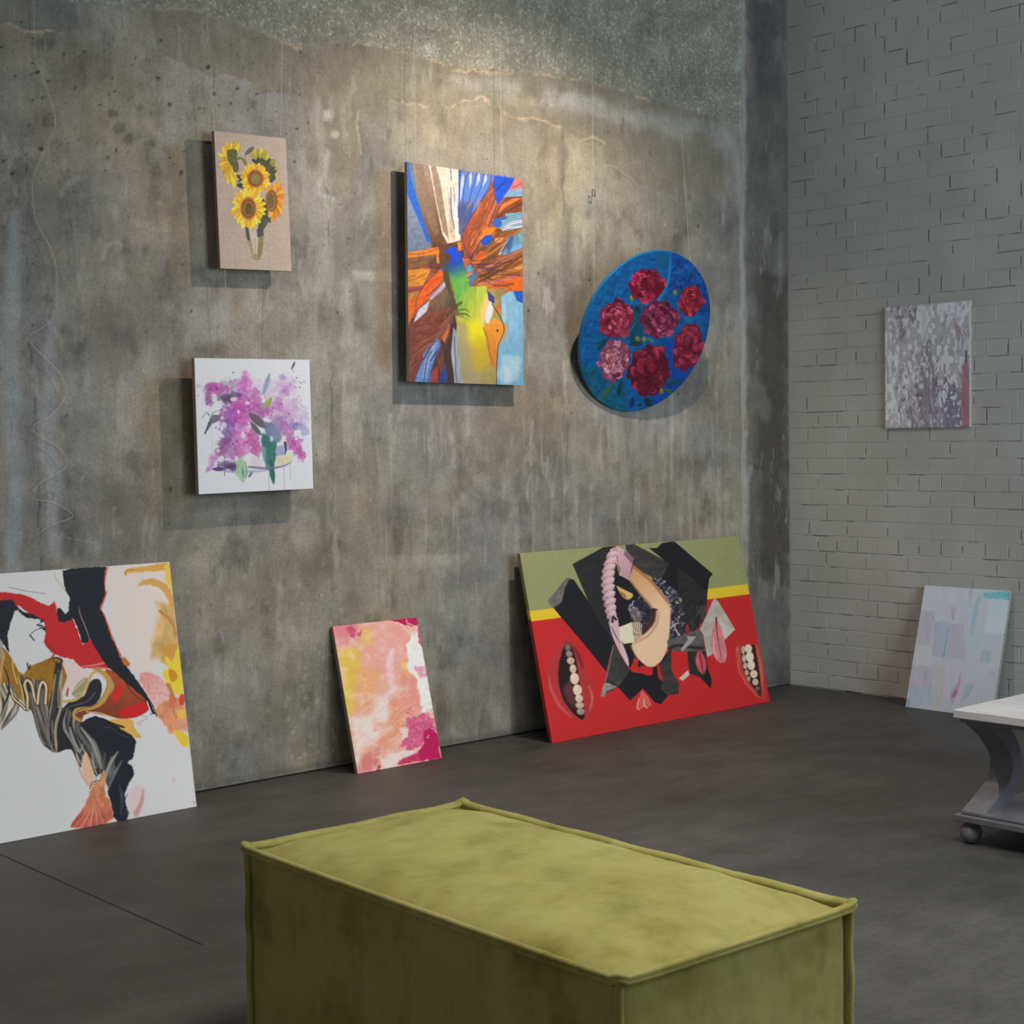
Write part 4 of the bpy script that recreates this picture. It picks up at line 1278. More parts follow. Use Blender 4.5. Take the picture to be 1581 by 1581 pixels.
def art_pour(A):
    A.use(0, 860, 3.5125)
    p, l = A.poly, A.line
    Bk, Wt, Rd, Oc = (24, 27, 34), (206, 203, 202), (190, 32, 34), (152, 106, 24)
    A.C *= (1 + .03 * (fbm(A.X, A.Y, 200, 200, 3, 5) - .5))[:, None]
    p([(575, 60), (930, 30), (960, 420), (860, 560), (830, 700), (740, 640), (640, 500)], (214, 200, 192), soft=40)
    # ochres and yellows, right edge
    p([(860, 250), (960, 260), (985, 500), (930, 560), (830, 560), (826, 450), (862, 350)], (198, 152, 84), a=.85, soft=40, wob=14, wf=60, tex=.2, tc=(30, 60))
    l([(690, 98), (705, 78), (800, 66), (905, 52)], [6, 26, 30, 44], (208, 154, 64), soft=12, wob=6)
    l([(690, 98), (686, 86), (705, 72), (740, 72)], 5, (176, 116, 40), soft=4)
    l([(755, 160), (800, 138), (870, 146), (915, 190), (940, 260)], [6, 32, 36, 40, 36], (206, 154, 78), soft=14, wob=8)
    l([(770, 166), (840, 172), (890, 205), (915, 250)], [3, 10, 16, 20], (228, 206, 190), soft=12, a=.7)
    l([(872, 300), (915, 330), (948, 380), (960, 430)], [8, 16, 14, 10], (192, 130, 64), soft=8)
    l([(866, 300), (880, 290), (884, 312)], 3, (150, 50, 40), soft=3)
    p([(900, 50), (930, 28), (948, 200), (905, 130)], (224, 186, 76), soft=20)
    l([(836, 470), (850, 430), (885, 400), (880, 380)], 7, (222, 190, 140), soft=5, a=.8)
    p([(880, 490), (975, 470), (985, 580), (940, 610), (880, 570)], (200, 140, 48), a=.8, soft=26, wob=10)
    p([(893, 540), (915, 545), (940, 580), (968, 485), (980, 490), (1006, 740), (955, 760), (888, 660), (880, 610), (925, 620)], (228, 194, 58), soft=8, sm=1, wob=6)
    p([(915, 610), (955, 620), (972, 660), (940, 690), (920, 660)], (196, 134, 34), soft=10, sm=1)
    p([(900, 690), (925, 690), (955, 770), (930, 800)], (186, 122, 70), soft=10)
    p([(745, 640), (790, 625), (860, 645), (905, 690), (928, 770), (865, 835), (812, 790)], (218, 140, 134), a=.9, soft=10, sm=1, wob=8, col2=(226, 176, 168), g=((780, 650), (900, 800)), tex=.12)
    l([(800, 660), (815, 740), (870, 742), (920, 760)], 3.5, (196, 100, 96), soft=4, a=.7)
    p([(830, 850), (890, 780), (1000, 765), (1022, 950), (962, 930), (930, 985), (890, 905)], (212, 136, 92), a=.95, soft=10, sm=1, wob=10, tex=.2, tc=(20, 30))
    p([(930, 930), (1012, 955), (1032, 1035), (985, 1035)], (224, 186, 56), soft=8, sm=1, wob=6)
    p([(960, 840), (1010, 830), (1018, 900), (970, 900)], (226, 180, 70), soft=14, wob=6)
    p([(970, 760), (1002, 740), (1006, 805), (975, 812)], (204, 66, 44), soft=8, sm=1)
    p([(920, 760), (960, 770), (950, 830), (925, 820)], (206, 96, 70), a=.8, soft=14)
    p([(950, 880), (1022, 880), (1025, 960), (960, 930)], (216, 146, 128), a=.8, soft=14, wob=6)
    l([(850, 885), (900, 930), (940, 990), (985, 1035)], 6, (232, 190, 170), soft=5, a=.7)
    # ochre field and marbling
    p([(-20, 470), (30, 500), (70, 560), (115, 645), (150, 600), (240, 565), (300, 540), (350, 560), (372, 640), (345, 720), (320, 800), (240, 900), (150, 820), (60, 720), (20, 800), (-20, 880)], Oc, soft=4, sm=1, tex=.12)

    def bundle(Lc, Rc, n, cols, w, wig=5):
        Lc, Rc = np.array(catmull(Lc, 4)), np.array(catmull(Rc, 4))
        m_ = min(len(Lc), len(Rc))
        Lc, Rc = Lc[np.linspace(0, len(Lc) - 1, m_).astype(int)], Rc[np.linspace(0, len(Rc) - 1, m_).astype(int)]
        for k in range(n):
            f = (k + .5) / n
            P = Lc * (1 - f) + Rc * f
            P = P + np.c_[wig * np.sin(np.arange(m_) * .8 + k * 1.7), np.zeros(m_)]
            l(P, w * U(.7, 1.3) * np.r_[.5, np.ones(m_ - 2), .35], cols[k % len(cols)], soft=5, sm=2, a=.95)
    DK = [(28, 28, 31), (78, 72, 68), (34, 33, 35), (128, 118, 108), (46, 44, 45), (32, 31, 33), (168, 150, 128)]
    p([(100, 640), (125, 690), (160, 655), (190, 690), (215, 668), (262, 690), (262, 850), (300, 700), (300, 570), (330, 580), (345, 640), (330, 850), (380, 790), (470, 760), (500, 690), (540, 660), (560, 710), (540, 790),
       (470, 830), (410, 850), (430, 910), (540, 868), (620, 905), (740, 990), (725, 1090), (560, 1160), (515, 1205), (480, 1110), (445, 1060), (435, 1150), (412, 1070), (375, 1040), (300, 1072), (235, 1025), (205, 960), (180, 830), (140, 790), (120, 700)], (34, 33, 35), soft=4, sm=1)
    bundle([(-20, 690), (5, 780), (-10, 860), (-30, 960)], [(60, 690), (112, 790), (90, 850), (20, 930)], 9, [(206, 190, 160), (70, 66, 62), (176, 166, 140), (112, 108, 96), (214, 200, 178)], 15)
    bundle([(112, 650), (150, 760), (190, 870), (236, 1022)], [(262, 690), (258, 800), (262, 900), (300, 1068)], 10, [(60, 56, 54), (120, 110, 102), (40, 38, 40), (92, 84, 80), (150, 136, 122)], 17)
    bundle([(302, 570), (298, 700), (264, 850), (262, 1000)], [(345, 620), (332, 800), (312, 920), (306, 1066)], 7, DK, 13)
    bundle([(345, 830), (340, 930), (380, 1020), (432, 1140)], [(450, 850), (430, 930), (480, 1030), (550, 1150)], 9, [(34, 33, 36), (140, 134, 126), (52, 50, 52), (96, 92, 88), (30, 29, 32)], 19)
    bundle([(455, 950), (505, 1040), (525, 1110), (545, 1165)], [(660, 1010), (660, 1080), (620, 1150), (580, 1250)], 8, [(32, 32, 36), (116, 112, 108), (40, 40, 43), (84, 82, 80)], 20)
    for P, w in (([(150, 830), (150, 760), (135, 700), (150, 672), (175, 700), (190, 790)], 13), ([(205, 800), (215, 720), (232, 682), (252, 710), (248, 800)], 13), ([(60, 720), (75, 770), (110, 800), (140, 830)], 9)):
        l(P, w + 9, (34, 32, 34), soft=4)
        l(P, w, (224, 190, 142), soft=4)
    for P in ([(165, 740), (180, 800), (215, 960), (245, 1020)], [(232, 720), (228, 800), (250, 900), (262, 1000)], [(300, 700), (290, 800), (265, 900), (270, 1010)]):
        l(P, [10, 26, 16, 6], (84, 78, 76), soft=8)
        l(P, 4, (180, 160, 136), soft=4, a=.7)
    l([(300, 660), (310, 610), (330, 590), (335, 560), (300, 550), (290, 570)], [12, 22, 18, 10, 7, 4], (42, 40, 42), soft=5)
    l([(318, 640), (300, 740), (292, 830), (275, 900)], [20, 26, 24, 14], (58, 55, 55), soft=6)
    l([(305, 640), (288, 760), (272, 850)], 4, (190, 170, 140), soft=3)
    l([(332, 640), (318, 740), (318, 820)], 4, (202, 172, 110), soft=3)
    l([(350, 830), (400, 795), (470, 770), (510, 700), (530, 680)], [20, 34, 36, 50, 30], (36, 35, 38), soft=5)
    l([(345, 835), (400, 810), (470, 790), (520, 740)], 4, (104, 98, 94), soft=4)
    l([(20, 590), (45, 660), (50, 740), (20, 820), (5, 870)], [4, 8, 12, 8, 4], (36, 34, 34), soft=3)
    l([(5, 500), (20, 540), (10, 600), (0, 690)], 16, (206, 160, 120), soft=8, a=.8)
    l([(70, 560), (75, 620), (95, 690)], 7, (206, 170, 110), soft=4)
    l([(100, 655), (120, 720), (130, 800)], 5, (214, 190, 140), soft=3)
    # cream island, rings of ochre
    p([(335, 570), (400, 552), (470, 615), (495, 655), (440, 660), (400, 700), (365, 760), (345, 740), (370, 660), (352, 610)], (216, 192, 188), soft=5, sm=1)
    p([(385, 745), (420, 690), (470, 650), (485, 680), (450, 750), (410, 770)], (150, 142, 104), soft=5, sm=1)
    l([(395, 735), (430, 700), (462, 668)], 6, (206, 190, 150), soft=4)
    l([(405, 755), (450, 735), (470, 700)], 5, (196, 176, 130), soft=4)
    l([(360, 755), (372, 715), (368, 760)], 6, (180, 40, 45), soft=4)
    l([(345, 790), (420, 775), (465, 720), (500, 640), (540, 620)], 14, (196, 158, 84), soft=6)
    # brown-red body
    p([(560, 600), (650, 640), (700, 690), (750, 725), (800, 785), (820, 830), (750, 875), (650, 885), (560, 860), (470, 845), (420, 910), (405, 850), (530, 815), (590, 760), (610, 690)], (168, 68, 30), col2=(120, 56, 30), g=((620, 660), (560, 850)), soft=5, sm=1, tex=.12)
    p([(640, 835), (720, 810), (790, 780), (820, 825), (750, 870), (660, 884)], (198, 24, 24), soft=10, sm=1)
    p([(605, 780), (628, 705), (668, 695), (660, 760), (625, 795)], (204, 36, 26), soft=8, sm=1)
    l([(690, 700), (740, 760), (800, 800), (830, 850)], 3.5, (60, 30, 26), soft=3)
    l([(470, 845), (540, 850), (600, 870), (650, 885)], 5, (222, 180, 130), soft=4)
    l([(440, 890), (405, 870), (420, 835), (500, 822), (556, 790), (590, 730), (600, 690), (570, 640), (520, 612)], [18, 20, 24, 20, 24, 26, 30, 26, 14], (190, 144, 66), soft=6)
    l([(430, 880), (412, 860), (430, 832), (500, 815), (546, 780), (578, 720), (585, 680)], 4, (90, 64, 40), soft=3)
    l([(440, 885), (450, 860), (445, 845), (462, 840)], 9, (156, 52, 28), soft=5)
    l([(605, 740), (618, 700), (600, 660)], 10, (150, 146, 110), soft=5)
    p([(570, 895), (640, 880), (730, 885), (722, 930), (780, 990), (735, 985), (600, 925)], (214, 164, 74), soft=5, sm=1, wob=4)
    l([(585, 905), (640, 935), (700, 975)], 6, (190, 110, 50), soft=4)
    p([(560, 880), (620, 905), (685, 925), (670, 935), (600, 915)], (60, 48, 36), soft=4, sm=1)
    # big black body lower
    p([(440, 905), (500, 866), (560, 875), (640, 925), (745, 992), (722, 1050), (728, 1095), (692, 1112), (722, 1150), (726, 1190), (690, 1240), (672, 1300), (700, 1440), (620, 1440), (598, 1325), (575, 1260), (640, 1110), (560, 1060), (480, 960)], Bk, soft=4, sm=1, wob=5, wf=18)
    for P, w in (([(440, 930), (500, 1010), (530, 1090), (550, 1150)], [10, 26, 30, 12]), ([(640, 1060), (600, 1120), (570, 1200), (560, 1250)], [6, 22, 20, 8]), ([(380, 930), (400, 1000), (430, 1060), (450, 1020)], [10, 20, 16, 6]), ([(500, 1070), (510, 1150), (530, 1190)], [8, 16, 6])):
        l(P, w, (126, 122, 116), soft=10)
        l(P, [3, 7, 5, 2], (176, 168, 156), soft=5, a=.7)
    l([(660, 1110), (620, 1180), (585, 1260)], [6, 18, 8], (120, 122, 126), soft=10, a=.8)
    l([(560, 930), (600, 930), (640, 960), (700, 985)], 4, (80, 78, 82), soft=4, a=.8)
    l([(645, 1240), (660, 1300), (655, 1400)], [6, 20, 8], (58, 66, 80), soft=10, a=.8)
    l([(688, 1290), (675, 1330), (700, 1400)], 3.5, Bk, soft=3)
    l([(705, 1110), (695, 1120), (705, 1128)], 5, (206, 203, 202), soft=3)
    # peach tails
    p([(440, 1105), (468, 1048), (488, 1110), (518, 1200), (488, 1262), (470, 1230), (450, 1190)], (216, 176, 142), soft=4, sm=1)
    l([(415, 1075), (430, 1150), (450, 1200), (478, 1240)], 9, (200, 150, 140), soft=5, a=.8)
    l([(470, 1060), (520, 1200), (490, 1250)], 3, (60, 40, 36), soft=3, a=.8)
    p([(552, 1162), (576, 1160), (562, 1290), (604, 1330), (612, 1450), (365, 1480), (405, 1420), (470, 1335), (500, 1232), (540, 1215)], (212, 146, 92), col2=(188, 88, 72), g=((530, 1200), (470, 1440)), soft=5, sm=1, wob=6, tex=.2, tc=(24, 30))
    for k in range(14):
        x = 400 + k * 14
        l([(540 - k * 3, 1240 + k * 4), (500 + k * 2, 1340), (x, 1470)], U(3, 7), [(226, 190, 150), (176, 70, 60), (206, 120, 90)][k % 3], soft=4, a=.6)
    l([(485, 1262), (500, 1225), (540, 1215)], 4, (50, 36, 34), soft=3)
    # top: reds and blacks
    p([(-20, 192), (45, 195), (120, 202), (200, 235), (265, 268), (302, 245), (312, 300), (335, 360), (395, 335), (425, 400), (450, 478), (490, 450), (545, 530), (590, 575), (606, 612), (450, 608), (400, 560), (335, 545), (280, 520), (240, 455), (252, 400), (240, 350), (170, 315), (100, 265), (-20, 238)], Rd, soft=4, wob=5, wf=16)
    l([(440, 600), (520, 590), (580, 570), (560, 540)], [4, 10, 8, 3], (222, 150, 146), soft=5, a=.8)
    l([(460, 612), (540, 605), (600, 612)], 5, (226, 180, 170), soft=4, a=.8)
    l([(245, 455), (265, 490), (300, 520), (250, 600)], [14, 18, 12, 6], (150, 40, 26), soft=6, a=.8)
    p([(-20, 240), (70, 232), (92, 265), (130, 300), (190, 318), (245, 350), (205, 372), (255, 405), (240, 420), (200, 385), (225, 350), (150, 335), (110, 305), (85, 290), (60, 360), (42, 430), (52, 525), (20, 475), (-20, 430)], Bk, soft=4, wob=4, wf=14)
    p([(98, 285), (122, 325), (160, 335), (225, 342), (205, 372), (220, 390), (248, 405), (242, 470), (272, 525), (230, 572), (160, 597), (130, 640), (102, 625), (60, 520), (44, 440), (65, 350)], Wt, soft=4, wob=4, wf=16)
    p([(-20, 440), (8, 450), (20, 470), (10, 560), (-20, 560)], (150, 146, 140), soft=8, a=.8)
    l([(165, 428), (190, 405), (230, 385)], 3.5, Bk, soft=3)
    l([(165, 428), (176, 440), (188, 455)], 7, Bk, soft=3)
    l([(205, 372), (230, 376), (250, 395)], 8, Bk, soft=3)
    l([(150, 580), (158, 612), (166, 590)], 8, (50, 36, 28), soft=3)
    MB = [(342, 75), (405, 60), (582, 50), (572, 130), (576, 205), (548, 280), (572, 335), (602, 420), (662, 562), (722, 640), (792, 740), (845, 858), (820, 862), (792, 775), (700, 700), (640, 645), (590, 602), (535, 525), (490, 442), (480, 468), (450, 474),
          (430, 400), (400, 335), (350, 362), (322, 352), (308, 282), (330, 278), (358, 316), (378, 296), (382, 220), (362, 190), (348, 130)]
    l([(590, 55), (576, 110), (572, 170), (580, 205), (554, 280), (577, 335), (608, 425), (668, 565)], 9, (208, 84, 50), soft=4, wob=4, wf=14)
    p(MB, Bk, soft=4, wob=5, wf=18)
    l([(300, 80), (310, 120), (345, 165), (360, 195)], [3, 5, 5, 3], (196, 160, 100), soft=4, a=.8)
    l([(432, 272), (442, 320), (470, 390), (490, 450)], [3, 5, 6, 3], (170, 110, 110), soft=4)
    l([(50, 165), (140, 185), (210, 196), (250, 200)], 2.5, (70, 64, 64), soft=2.5)
    l([(210, 190), (240, 215), (285, 222), (310, 240)], 6, (222, 196, 190), soft=5, a=.8)
    p([(662, 560), (680, 545), (712, 585), (700, 600), (675, 590)], (190, 100, 40), soft=4)
    l([(790, 745), (830, 810), (850, 865)], 5, Bk, soft=3)
    l([(800, 790), (822, 850), (838, 868)], 6, (212, 206, 205), soft=3)
    # pink stains low
    p([(688, 1300), (740, 1235), (795, 1262), (765, 1385), (700, 1420)], (214, 186, 180), a=.8, soft=30, wob=10)
    l([(775, 1265), (765, 1330), (735, 1395)], [6, 18, 30], (184, 122, 116), a=.7, soft=14)
    l([(735, 880), (765, 865), (800, 880), (750, 905), (770, 920)], 4, (206, 110, 110), a=.7, soft=4)
    A.oval(940, 1210, 12, 16, (206, 186, 140), a=.6, soft=14)
    l([(1046, 1330), (1052, 1340)], 4, (160, 70, 60), soft=3)
    return A


def art_pink(A):
    A.use(500, 940, 5.855)
    p, l = A.poly, A.line
    W = dict(soft=90, wob=50, wf=110)
    p([(60, 100), (320, 120), (330, 270), (150, 350), (90, 300)], (216, 128, 132), **W)
    p([(400, 130), (760, 150), (740, 350), (560, 620), (420, 480)], (224, 158, 146), **W)
    p([(300, 170), (420, 180), (440, 320), (320, 340)], (222, 180, 112), soft=36, wob=24, wf=60)
    p([(130, 360), (300, 360), (340, 540), (310, 740), (250, 1010), (170, 800)], (218, 184, 78), soft=70, wob=26, wf=80)
    p([(330, 560), (520, 540), (430, 830), (270, 960), (260, 800)], (226, 160, 108), a=.85, **W)
    l([(620, 380), (590, 480), (600, 600), (625, 720), (560, 800)], [40, 70, 60, 60, 60], (230, 192, 198), soft=44, wob=20, wf=60)
    p([(240, 1000), (420, 900), (520, 790), (610, 850), (560, 1000), (430, 1190), (290, 1420)], (228, 208, 198), soft=90, wob=60, wf=80, brk=.22, bc=(90, 60))
    p([(600, 840), (770, 830), (700, 1100), (570, 1250), (430, 1330), (340, 1500), (300, 1420), (480, 1250), (620, 1080)], (224, 146, 116), soft=80, wob=50, wf=90)
    p([(700, 560), (840, 600), (880, 900), (760, 990), (690, 800)], (222, 144, 132), soft=70, wob=40, wf=70)
    p([(740, 520), (800, 570), (760, 630), (720, 580)], (226, 170, 104), soft=26, wob=14)
    p([(690, 470), (750, 480), (760, 550), (700, 540)], (228, 200, 120), a=.9, soft=26, wob=12)
    p([(330, 1330), (520, 1250), (500, 1420), (420, 1490), (310, 1510)], (206, 110, 112), a=.8, soft=36, wob=24, wf=50)
    p([(740, 330), (800, 225), (842, 190), (900, 380), (970, 700), (1000, 890), (950, 930), (890, 950), (862, 800), (830, 620), (752, 550)], (232, 227, 223), soft=12, wob=22, wf=46)
    # streaks
    for k in range(150):
        x, y = U(230, 640), U(760, 1380)
        d = U(60, 170)
        l([(x, y), (x + d * .5, y - d * .42), (x + d, y - d * .72)], U(1.5, 6), [(236, 220, 210), (228, 170, 140), (240, 228, 220), (222, 150, 120)][k % 4], a=U(.2, .6), soft=5, wob=6, wf=20, seed=k % 9)
    for k in range(60):
        x, y = U(180, 620), U(300, 800)
        d = U(60, 160)
        l([(x, y), (x + d * .5, y - d * .5), (x + d * .9, y - d)], U(1.5, 5), [(236, 196, 150), (226, 160, 130), (236, 206, 190)][k % 3], a=U(.15, .4), soft=5, wob=6, wf=20, seed=k % 9)
    nz = fbm(A.X + 50 * fbm(A.X, A.Y, 60, 60, 3, 61), A.Y, 70, 60, 6, 63, .62)
    ws = (np.clip((nz - .52) * 5, 0, 1) * .45)[:, None]
    A.C[:] = A.C * (1 - ws) + np.array([234, 208, 200]) / 255 * ws
    ps = (np.clip((.44 - nz) * 5, 0, 1) * .30)[:, None]
    A.C[:] = A.C * (1 - ps) + np.array([216, 130, 122]) / 255 * ps
    # crimson
    C1, C2 = (182, 24, 84), (206, 92, 130)
    p([(190, 150), (330, 190), (310, 280), (230, 250)], (190, 70, 106), a=.85, soft=22, wob=26, wf=40, brk=.4, bc=(50, 40))
    p([(590, 100), (830, 72), (842, 155), (780, 158), (690, 135)], C1, soft=8, wob=10, wf=30)
    l([(735, 100), (745, 130), (800, 150)], 12, (226, 150, 160), soft=8, wob=6)
    l([(600, 118), (680, 140), (740, 200), (800, 235), (830, 160)], [4, 10, 8, 10, 5], (232, 200, 190), soft=6, wob=8, wf=20)
    p([(830, 140), (850, 180), (885, 350), (850, 310)], (206, 84, 124), soft=8, wob=10)
    p([(800, 520), (915, 515), (940, 600), (860, 620)], (218, 140, 168), a=.85, soft=20, wob=18, wf=26, brk=.35)
    p([(755, 990), (900, 935), (990, 990), (1020, 1085), (910, 1140), (895, 1250), (790, 1275), (680, 1235), (765, 1110)], C2, soft=18, wob=28, wf=44, tex=.16, tc=(20, 20))
    p([(690, 1080), (770, 1070), (760, 1150), (700, 1200)], (228, 200, 186), soft=18, wob=18, wf=30)
    for k in range(60):
        x, y = U(700, 1000), U(860, 1270)
        A.oval(x, y, U(3, 12), U(3, 9), [(232, 190, 190), (184, 50, 100), (226, 140, 150), (150, 30, 80)][k % 4], a=.6, soft=4, wob=8, wf=12, seed=k % 11, n=8)
    for k in range(40):
        x, y = U(860, 1000), U(860, 1060)
        l([(x, y), (x + U(-14, 14), y + U(10, 40))], U(2, 5), [(236, 230, 226), (170, 50, 110)][k % 2], a=.75, soft=3, wob=6, wf=12)
    p([(895, 1110), (960, 1065), (1035, 1130), (1085, 1350), (870, 1375), (860, 1290), (915, 1210)], C1, soft=10, wob=14, wf=36)
    p([(660, 1395), (760, 1330), (870, 1300), (890, 1375), (700, 1415)], (192, 54, 92), soft=14, wob=18, wf=36, tex=.2)
    p([(520, 1360), (700, 1275), (865, 1285), (720, 1350), (660, 1430), (540, 1450)], (230, 206, 196), soft=18, wob=22, wf=40)
    l([(480, 1470), (510, 1420), (505, 1470)], 16, (192, 50, 84), soft=8)
    l([(330, 1480), (600, 1430), (780, 1400)], 6, (228, 190, 190), soft=5, a=.7)
    l([(1050, 1250), (1062, 1300), (1075, 1345)], 12, (232, 206, 206), soft=6, a=.8)
    for k in range(5):
        A.oval(950 + U(-12, 12), 1150 + U(-24, 24), 4, 4, (236, 200, 210), soft=3, n=8)
    return A


def art_collage(A):
    A.use(790, 815, 3.856)
    p, l = A.poly, A.line
    Rd, Bk, Gy = (190, 36, 36), (25, 24, 28), (62, 58, 56)
    K = dict(soft=2.4)
    A.C *= (1 + .05 * (fbm(A.X, A.Y, 6, 6, 2, 4) - .5))[:, None]
    p([(30, 100), (1420, 0), (1425, 334), (90, 497)], (140, 141, 94), tex=.04, **K)
    p([(85, 497), (1430, 333), (1440, 394), (90, 557)], (218, 184, 42), **K)

    def tex_paper(P, c, **kw):
        p(P, c, tex=.22, tc=(34, 22), soft=2.4, **kw)

    # black and grey papers
    tex_paper([(372, 216), (560, 116), (642, 108), (640, 300), (600, 690), (570, 700), (455, 430)], (38, 36, 37))
    tex_paper([(690, 98), (742, 96), (957, 210), (905, 320), (720, 235)], (58, 54, 52))
    p([(832, 120), (880, 120), (912, 90), (986, 80), (1212, 275), (1190, 300), (1176, 380), (1150, 440), (1000, 430), (900, 300), (950, 215)], Bk, **K)
    tex_paper([(1000, 230), (1120, 330), (1176, 380), (1168, 480), (1110, 600), (1040, 650), (1000, 470)], (40, 37, 38))
    p([(216, 434), (335, 298), (352, 302), (376, 308), (470, 455), (600, 690), (575, 760), (548, 858), (420, 690), (290, 530)], Bk, **K)
    p([(216, 434), (335, 298), (350, 306), (325, 350), (300, 440), (246, 478)], (104, 96, 92), soft=6, tex=.2)
    l([(480, 470), (530, 560), (590, 640)], 2.5, (64, 60, 58), soft=2, a=.7)
    p([(590, 280), (720, 232), (860, 340), (1000, 420), (1035, 620), (925, 670), (905, 800), (690, 830), (600, 690), (560, 450)], Bk, **K)
    l([(1100, 330), (1040, 420), (1110, 500)], 3, (64, 60, 60), soft=3, a=.6)
    for k in range(12):
        x, y = U(1060, 1160), U(420, 590)
        l([(x, y), (x + U(-30, 20), y + U(20, 60))], U(2, 7), [(92, 86, 84), (20, 19, 22)][k % 2], soft=5, a=.6)

    def foil(P, n):
        P = np.array(P, float)
        p(P, (44, 42, 54), soft=3)
        x0, y0, x1, y1 = P[:, 0].min(), P[:, 1].min(), P[:, 0].max(), P[:, 1].max()
        c = 0
        while c < n:
            x, y = U(x0, x1), U(y0, y1)
            ins = False
            for k in range(len(P)):
                (ax, ay), (bx, by) = P[k], P[(k + 1) % len(P)]
                if (ay > y) != (by > y) and x < (bx - ax) * (y - ay) / (by - ay) + ax:
                    ins = not ins
            if not ins:
                continue
            col = [(196, 194, 204), (24, 22, 28), (52, 58, 92), (120, 114, 126), (24, 22, 28), (150, 138, 104), (70, 66, 80), (24, 22, 28), (36, 40, 66)][RS.randint(9)]
            l([(x, y), (x + U(-12, 12), y + U(-16, 16)), (x + U(-18, 18), y + U(-24, 24))], U(2, 9), col, soft=3, a=.8)
            c += 1
    foil([(830, 312), (880, 302), (960, 350), (1005, 385), (1028, 445), (1020, 640), (935, 668), (950, 470), (900, 400)], 190)
    foil([(685, 470), (760, 415), (850, 478), (845, 560), (790, 600), (730, 570)], 90)
    p([(690, 480), (740, 470), (780, 520), (770, 560), (730, 560)], (150, 128, 128), soft=6, a=.6, tex=.5, tc=(8, 12))
    p([(625, 340), (660, 360), (722, 385), (728, 410), (690, 432), (655, 405), (640, 370)], (206, 170, 104), soft=3, sm=1)
    p([(645, 372), (680, 395), (690, 425), (655, 405)], (140, 80, 60), soft=5, a=.8)
    # raised arm
    p([(735, 220), (840, 308), (900, 380), (953, 458), (935, 475), (860, 482), (828, 472), (770, 400), (705, 312)], (196, 142, 98), soft=3, col2=(224, 184, 146), g=((740, 250), (900, 460)))
    l([(735, 232), (840, 322), (945, 458)], 14, (132, 82, 50), a=.7, soft=14)
    l([(712, 318), (775, 400), (832, 466)], 12, (120, 72, 46), a=.7, soft=12)
    p([(858, 482), (952, 458), (946, 540), (934, 640), (915, 742), (872, 808), (830, 833), (790, 828), (735, 780), (698, 700), (740, 660), (800, 620), (845, 560)], (226, 188, 152), soft=3, sm=1)
    p([(850, 470), (865, 500), (850, 570), (800, 622), (740, 662), (720, 640), (780, 600), (830, 540)], (70, 38, 28), soft=14, sm=1, a=.92)
    l([(872, 490), (866, 560), (810, 640), (720, 690)], [6, 14, 14, 10], (176, 120, 84), soft=16, a=.6)
    l([(700, 700), (740, 780), (790, 825), (830, 832)], 10, (176, 116, 76), soft=12, a=.7)
    l([(948, 480), (938, 640), (915, 740)], 6, (196, 148, 110), soft=8, a=.6)
    l([(880, 478), (935, 468)], 24, (224, 184, 146), soft=18, a=.9)
    l([(900, 440), (930, 480)], 30, (222, 182, 144), soft=24, a=.7)
    # twisted pink cloth
    p([(598, 130), (642, 108), (700, 140), (737, 182), (706, 312), (668, 290), (645, 282), (655, 240), (620, 200)], (200, 160, 166), soft=3, col2=(182, 140, 148), g=((640, 150), (720, 260)))
    p([(690, 130), (737, 182), (728, 215), (680, 160)], (96, 70, 90), soft=12, a=.7)
    for P in ([(632, 115), (640, 180), (655, 260)], [(620, 130), (625, 190), (648, 270)]):
        l(P, 4, (104, 72, 84), soft=3)
    tw = [(612, 165, 30), (602, 205, 36), (592, 245, 38), (586, 285, 38), (584, 325, 38), (584, 365, 36), (586, 405, 36), (590, 445, 34), (594, 485, 32), (598, 520, 28)]
    for (x, y, r) in tw:
        A.petal(x - r * 1.15, y + r * .6, x + r * 1.0, y - r * .75, 50, (170, 132, 140), soft=4, col2=(212, 176, 178), g=((x - r, y + 20), (x + r * .4, y - 10)))
        l([(x - r * .95, y + 12), (x, y + 13), (x + r * .8, y - 16)], [1, 6, 1], (120, 86, 96), soft=6, a=.8)
        l([(x - r * .7, y - 2), (x + r * .5, y - 16)], 6, (222, 192, 192), soft=6, a=.6)
    p([(570, 540), (632, 515), (634, 600), (645, 670), (672, 740), (688, 800), (684, 832), (664, 800), (620, 715), (590, 640)], (202, 166, 168), soft=3, sm=1)
    l([(596, 560), (602, 530), (618, 545)], 14, (44, 38, 50), soft=6)
    l([(590, 585), (612, 640), (640, 690)], [4, 6, 3], (84, 58, 66), soft=3)
    l([(640, 690), (665, 760), (680, 820)], [4, 6, 3], (226, 200, 200), soft=5, a=.7)
    p([(618, 300), (640, 278), (680, 300), (740, 370), (765, 415), (720, 390), (660, 360), (625, 340)], Bk, soft=3)
    p([(622, 345), (660, 410), (700, 440), (690, 480), (720, 560), (640, 585), (622, 510)], Bk, soft=3)
    # white block with fringe
    p([(633, 592), (710, 562), (724, 682), (660, 692), (640, 660)], (216, 208, 180), **K)
    p([(708, 562), (760, 560), (772, 640), (724, 684)], (190, 150, 120), soft=4)
    for k in range(11):
        x = 712 + k * 5.4
        l([(x, 560 + abs(k - 5) * 2), (x + 4, 600), (x + 10 - k, 664 - k * 2)], [3.5, 2.6, 1], (36, 28, 28) if k % 2 else (226, 220, 206), soft=2)
    # lower-left torn paper
    tex_paper([(600, 690), (640, 760), (692, 850), (612, 950), (545, 985), (520, 1000), (540, 920), (570, 790)], (58, 55, 53))
    p([(538, 915), (610, 948), (560, 968), (545, 975), (530, 1008), (508, 1002), (520, 960)], (142, 134, 128), soft=4, tex=.2)
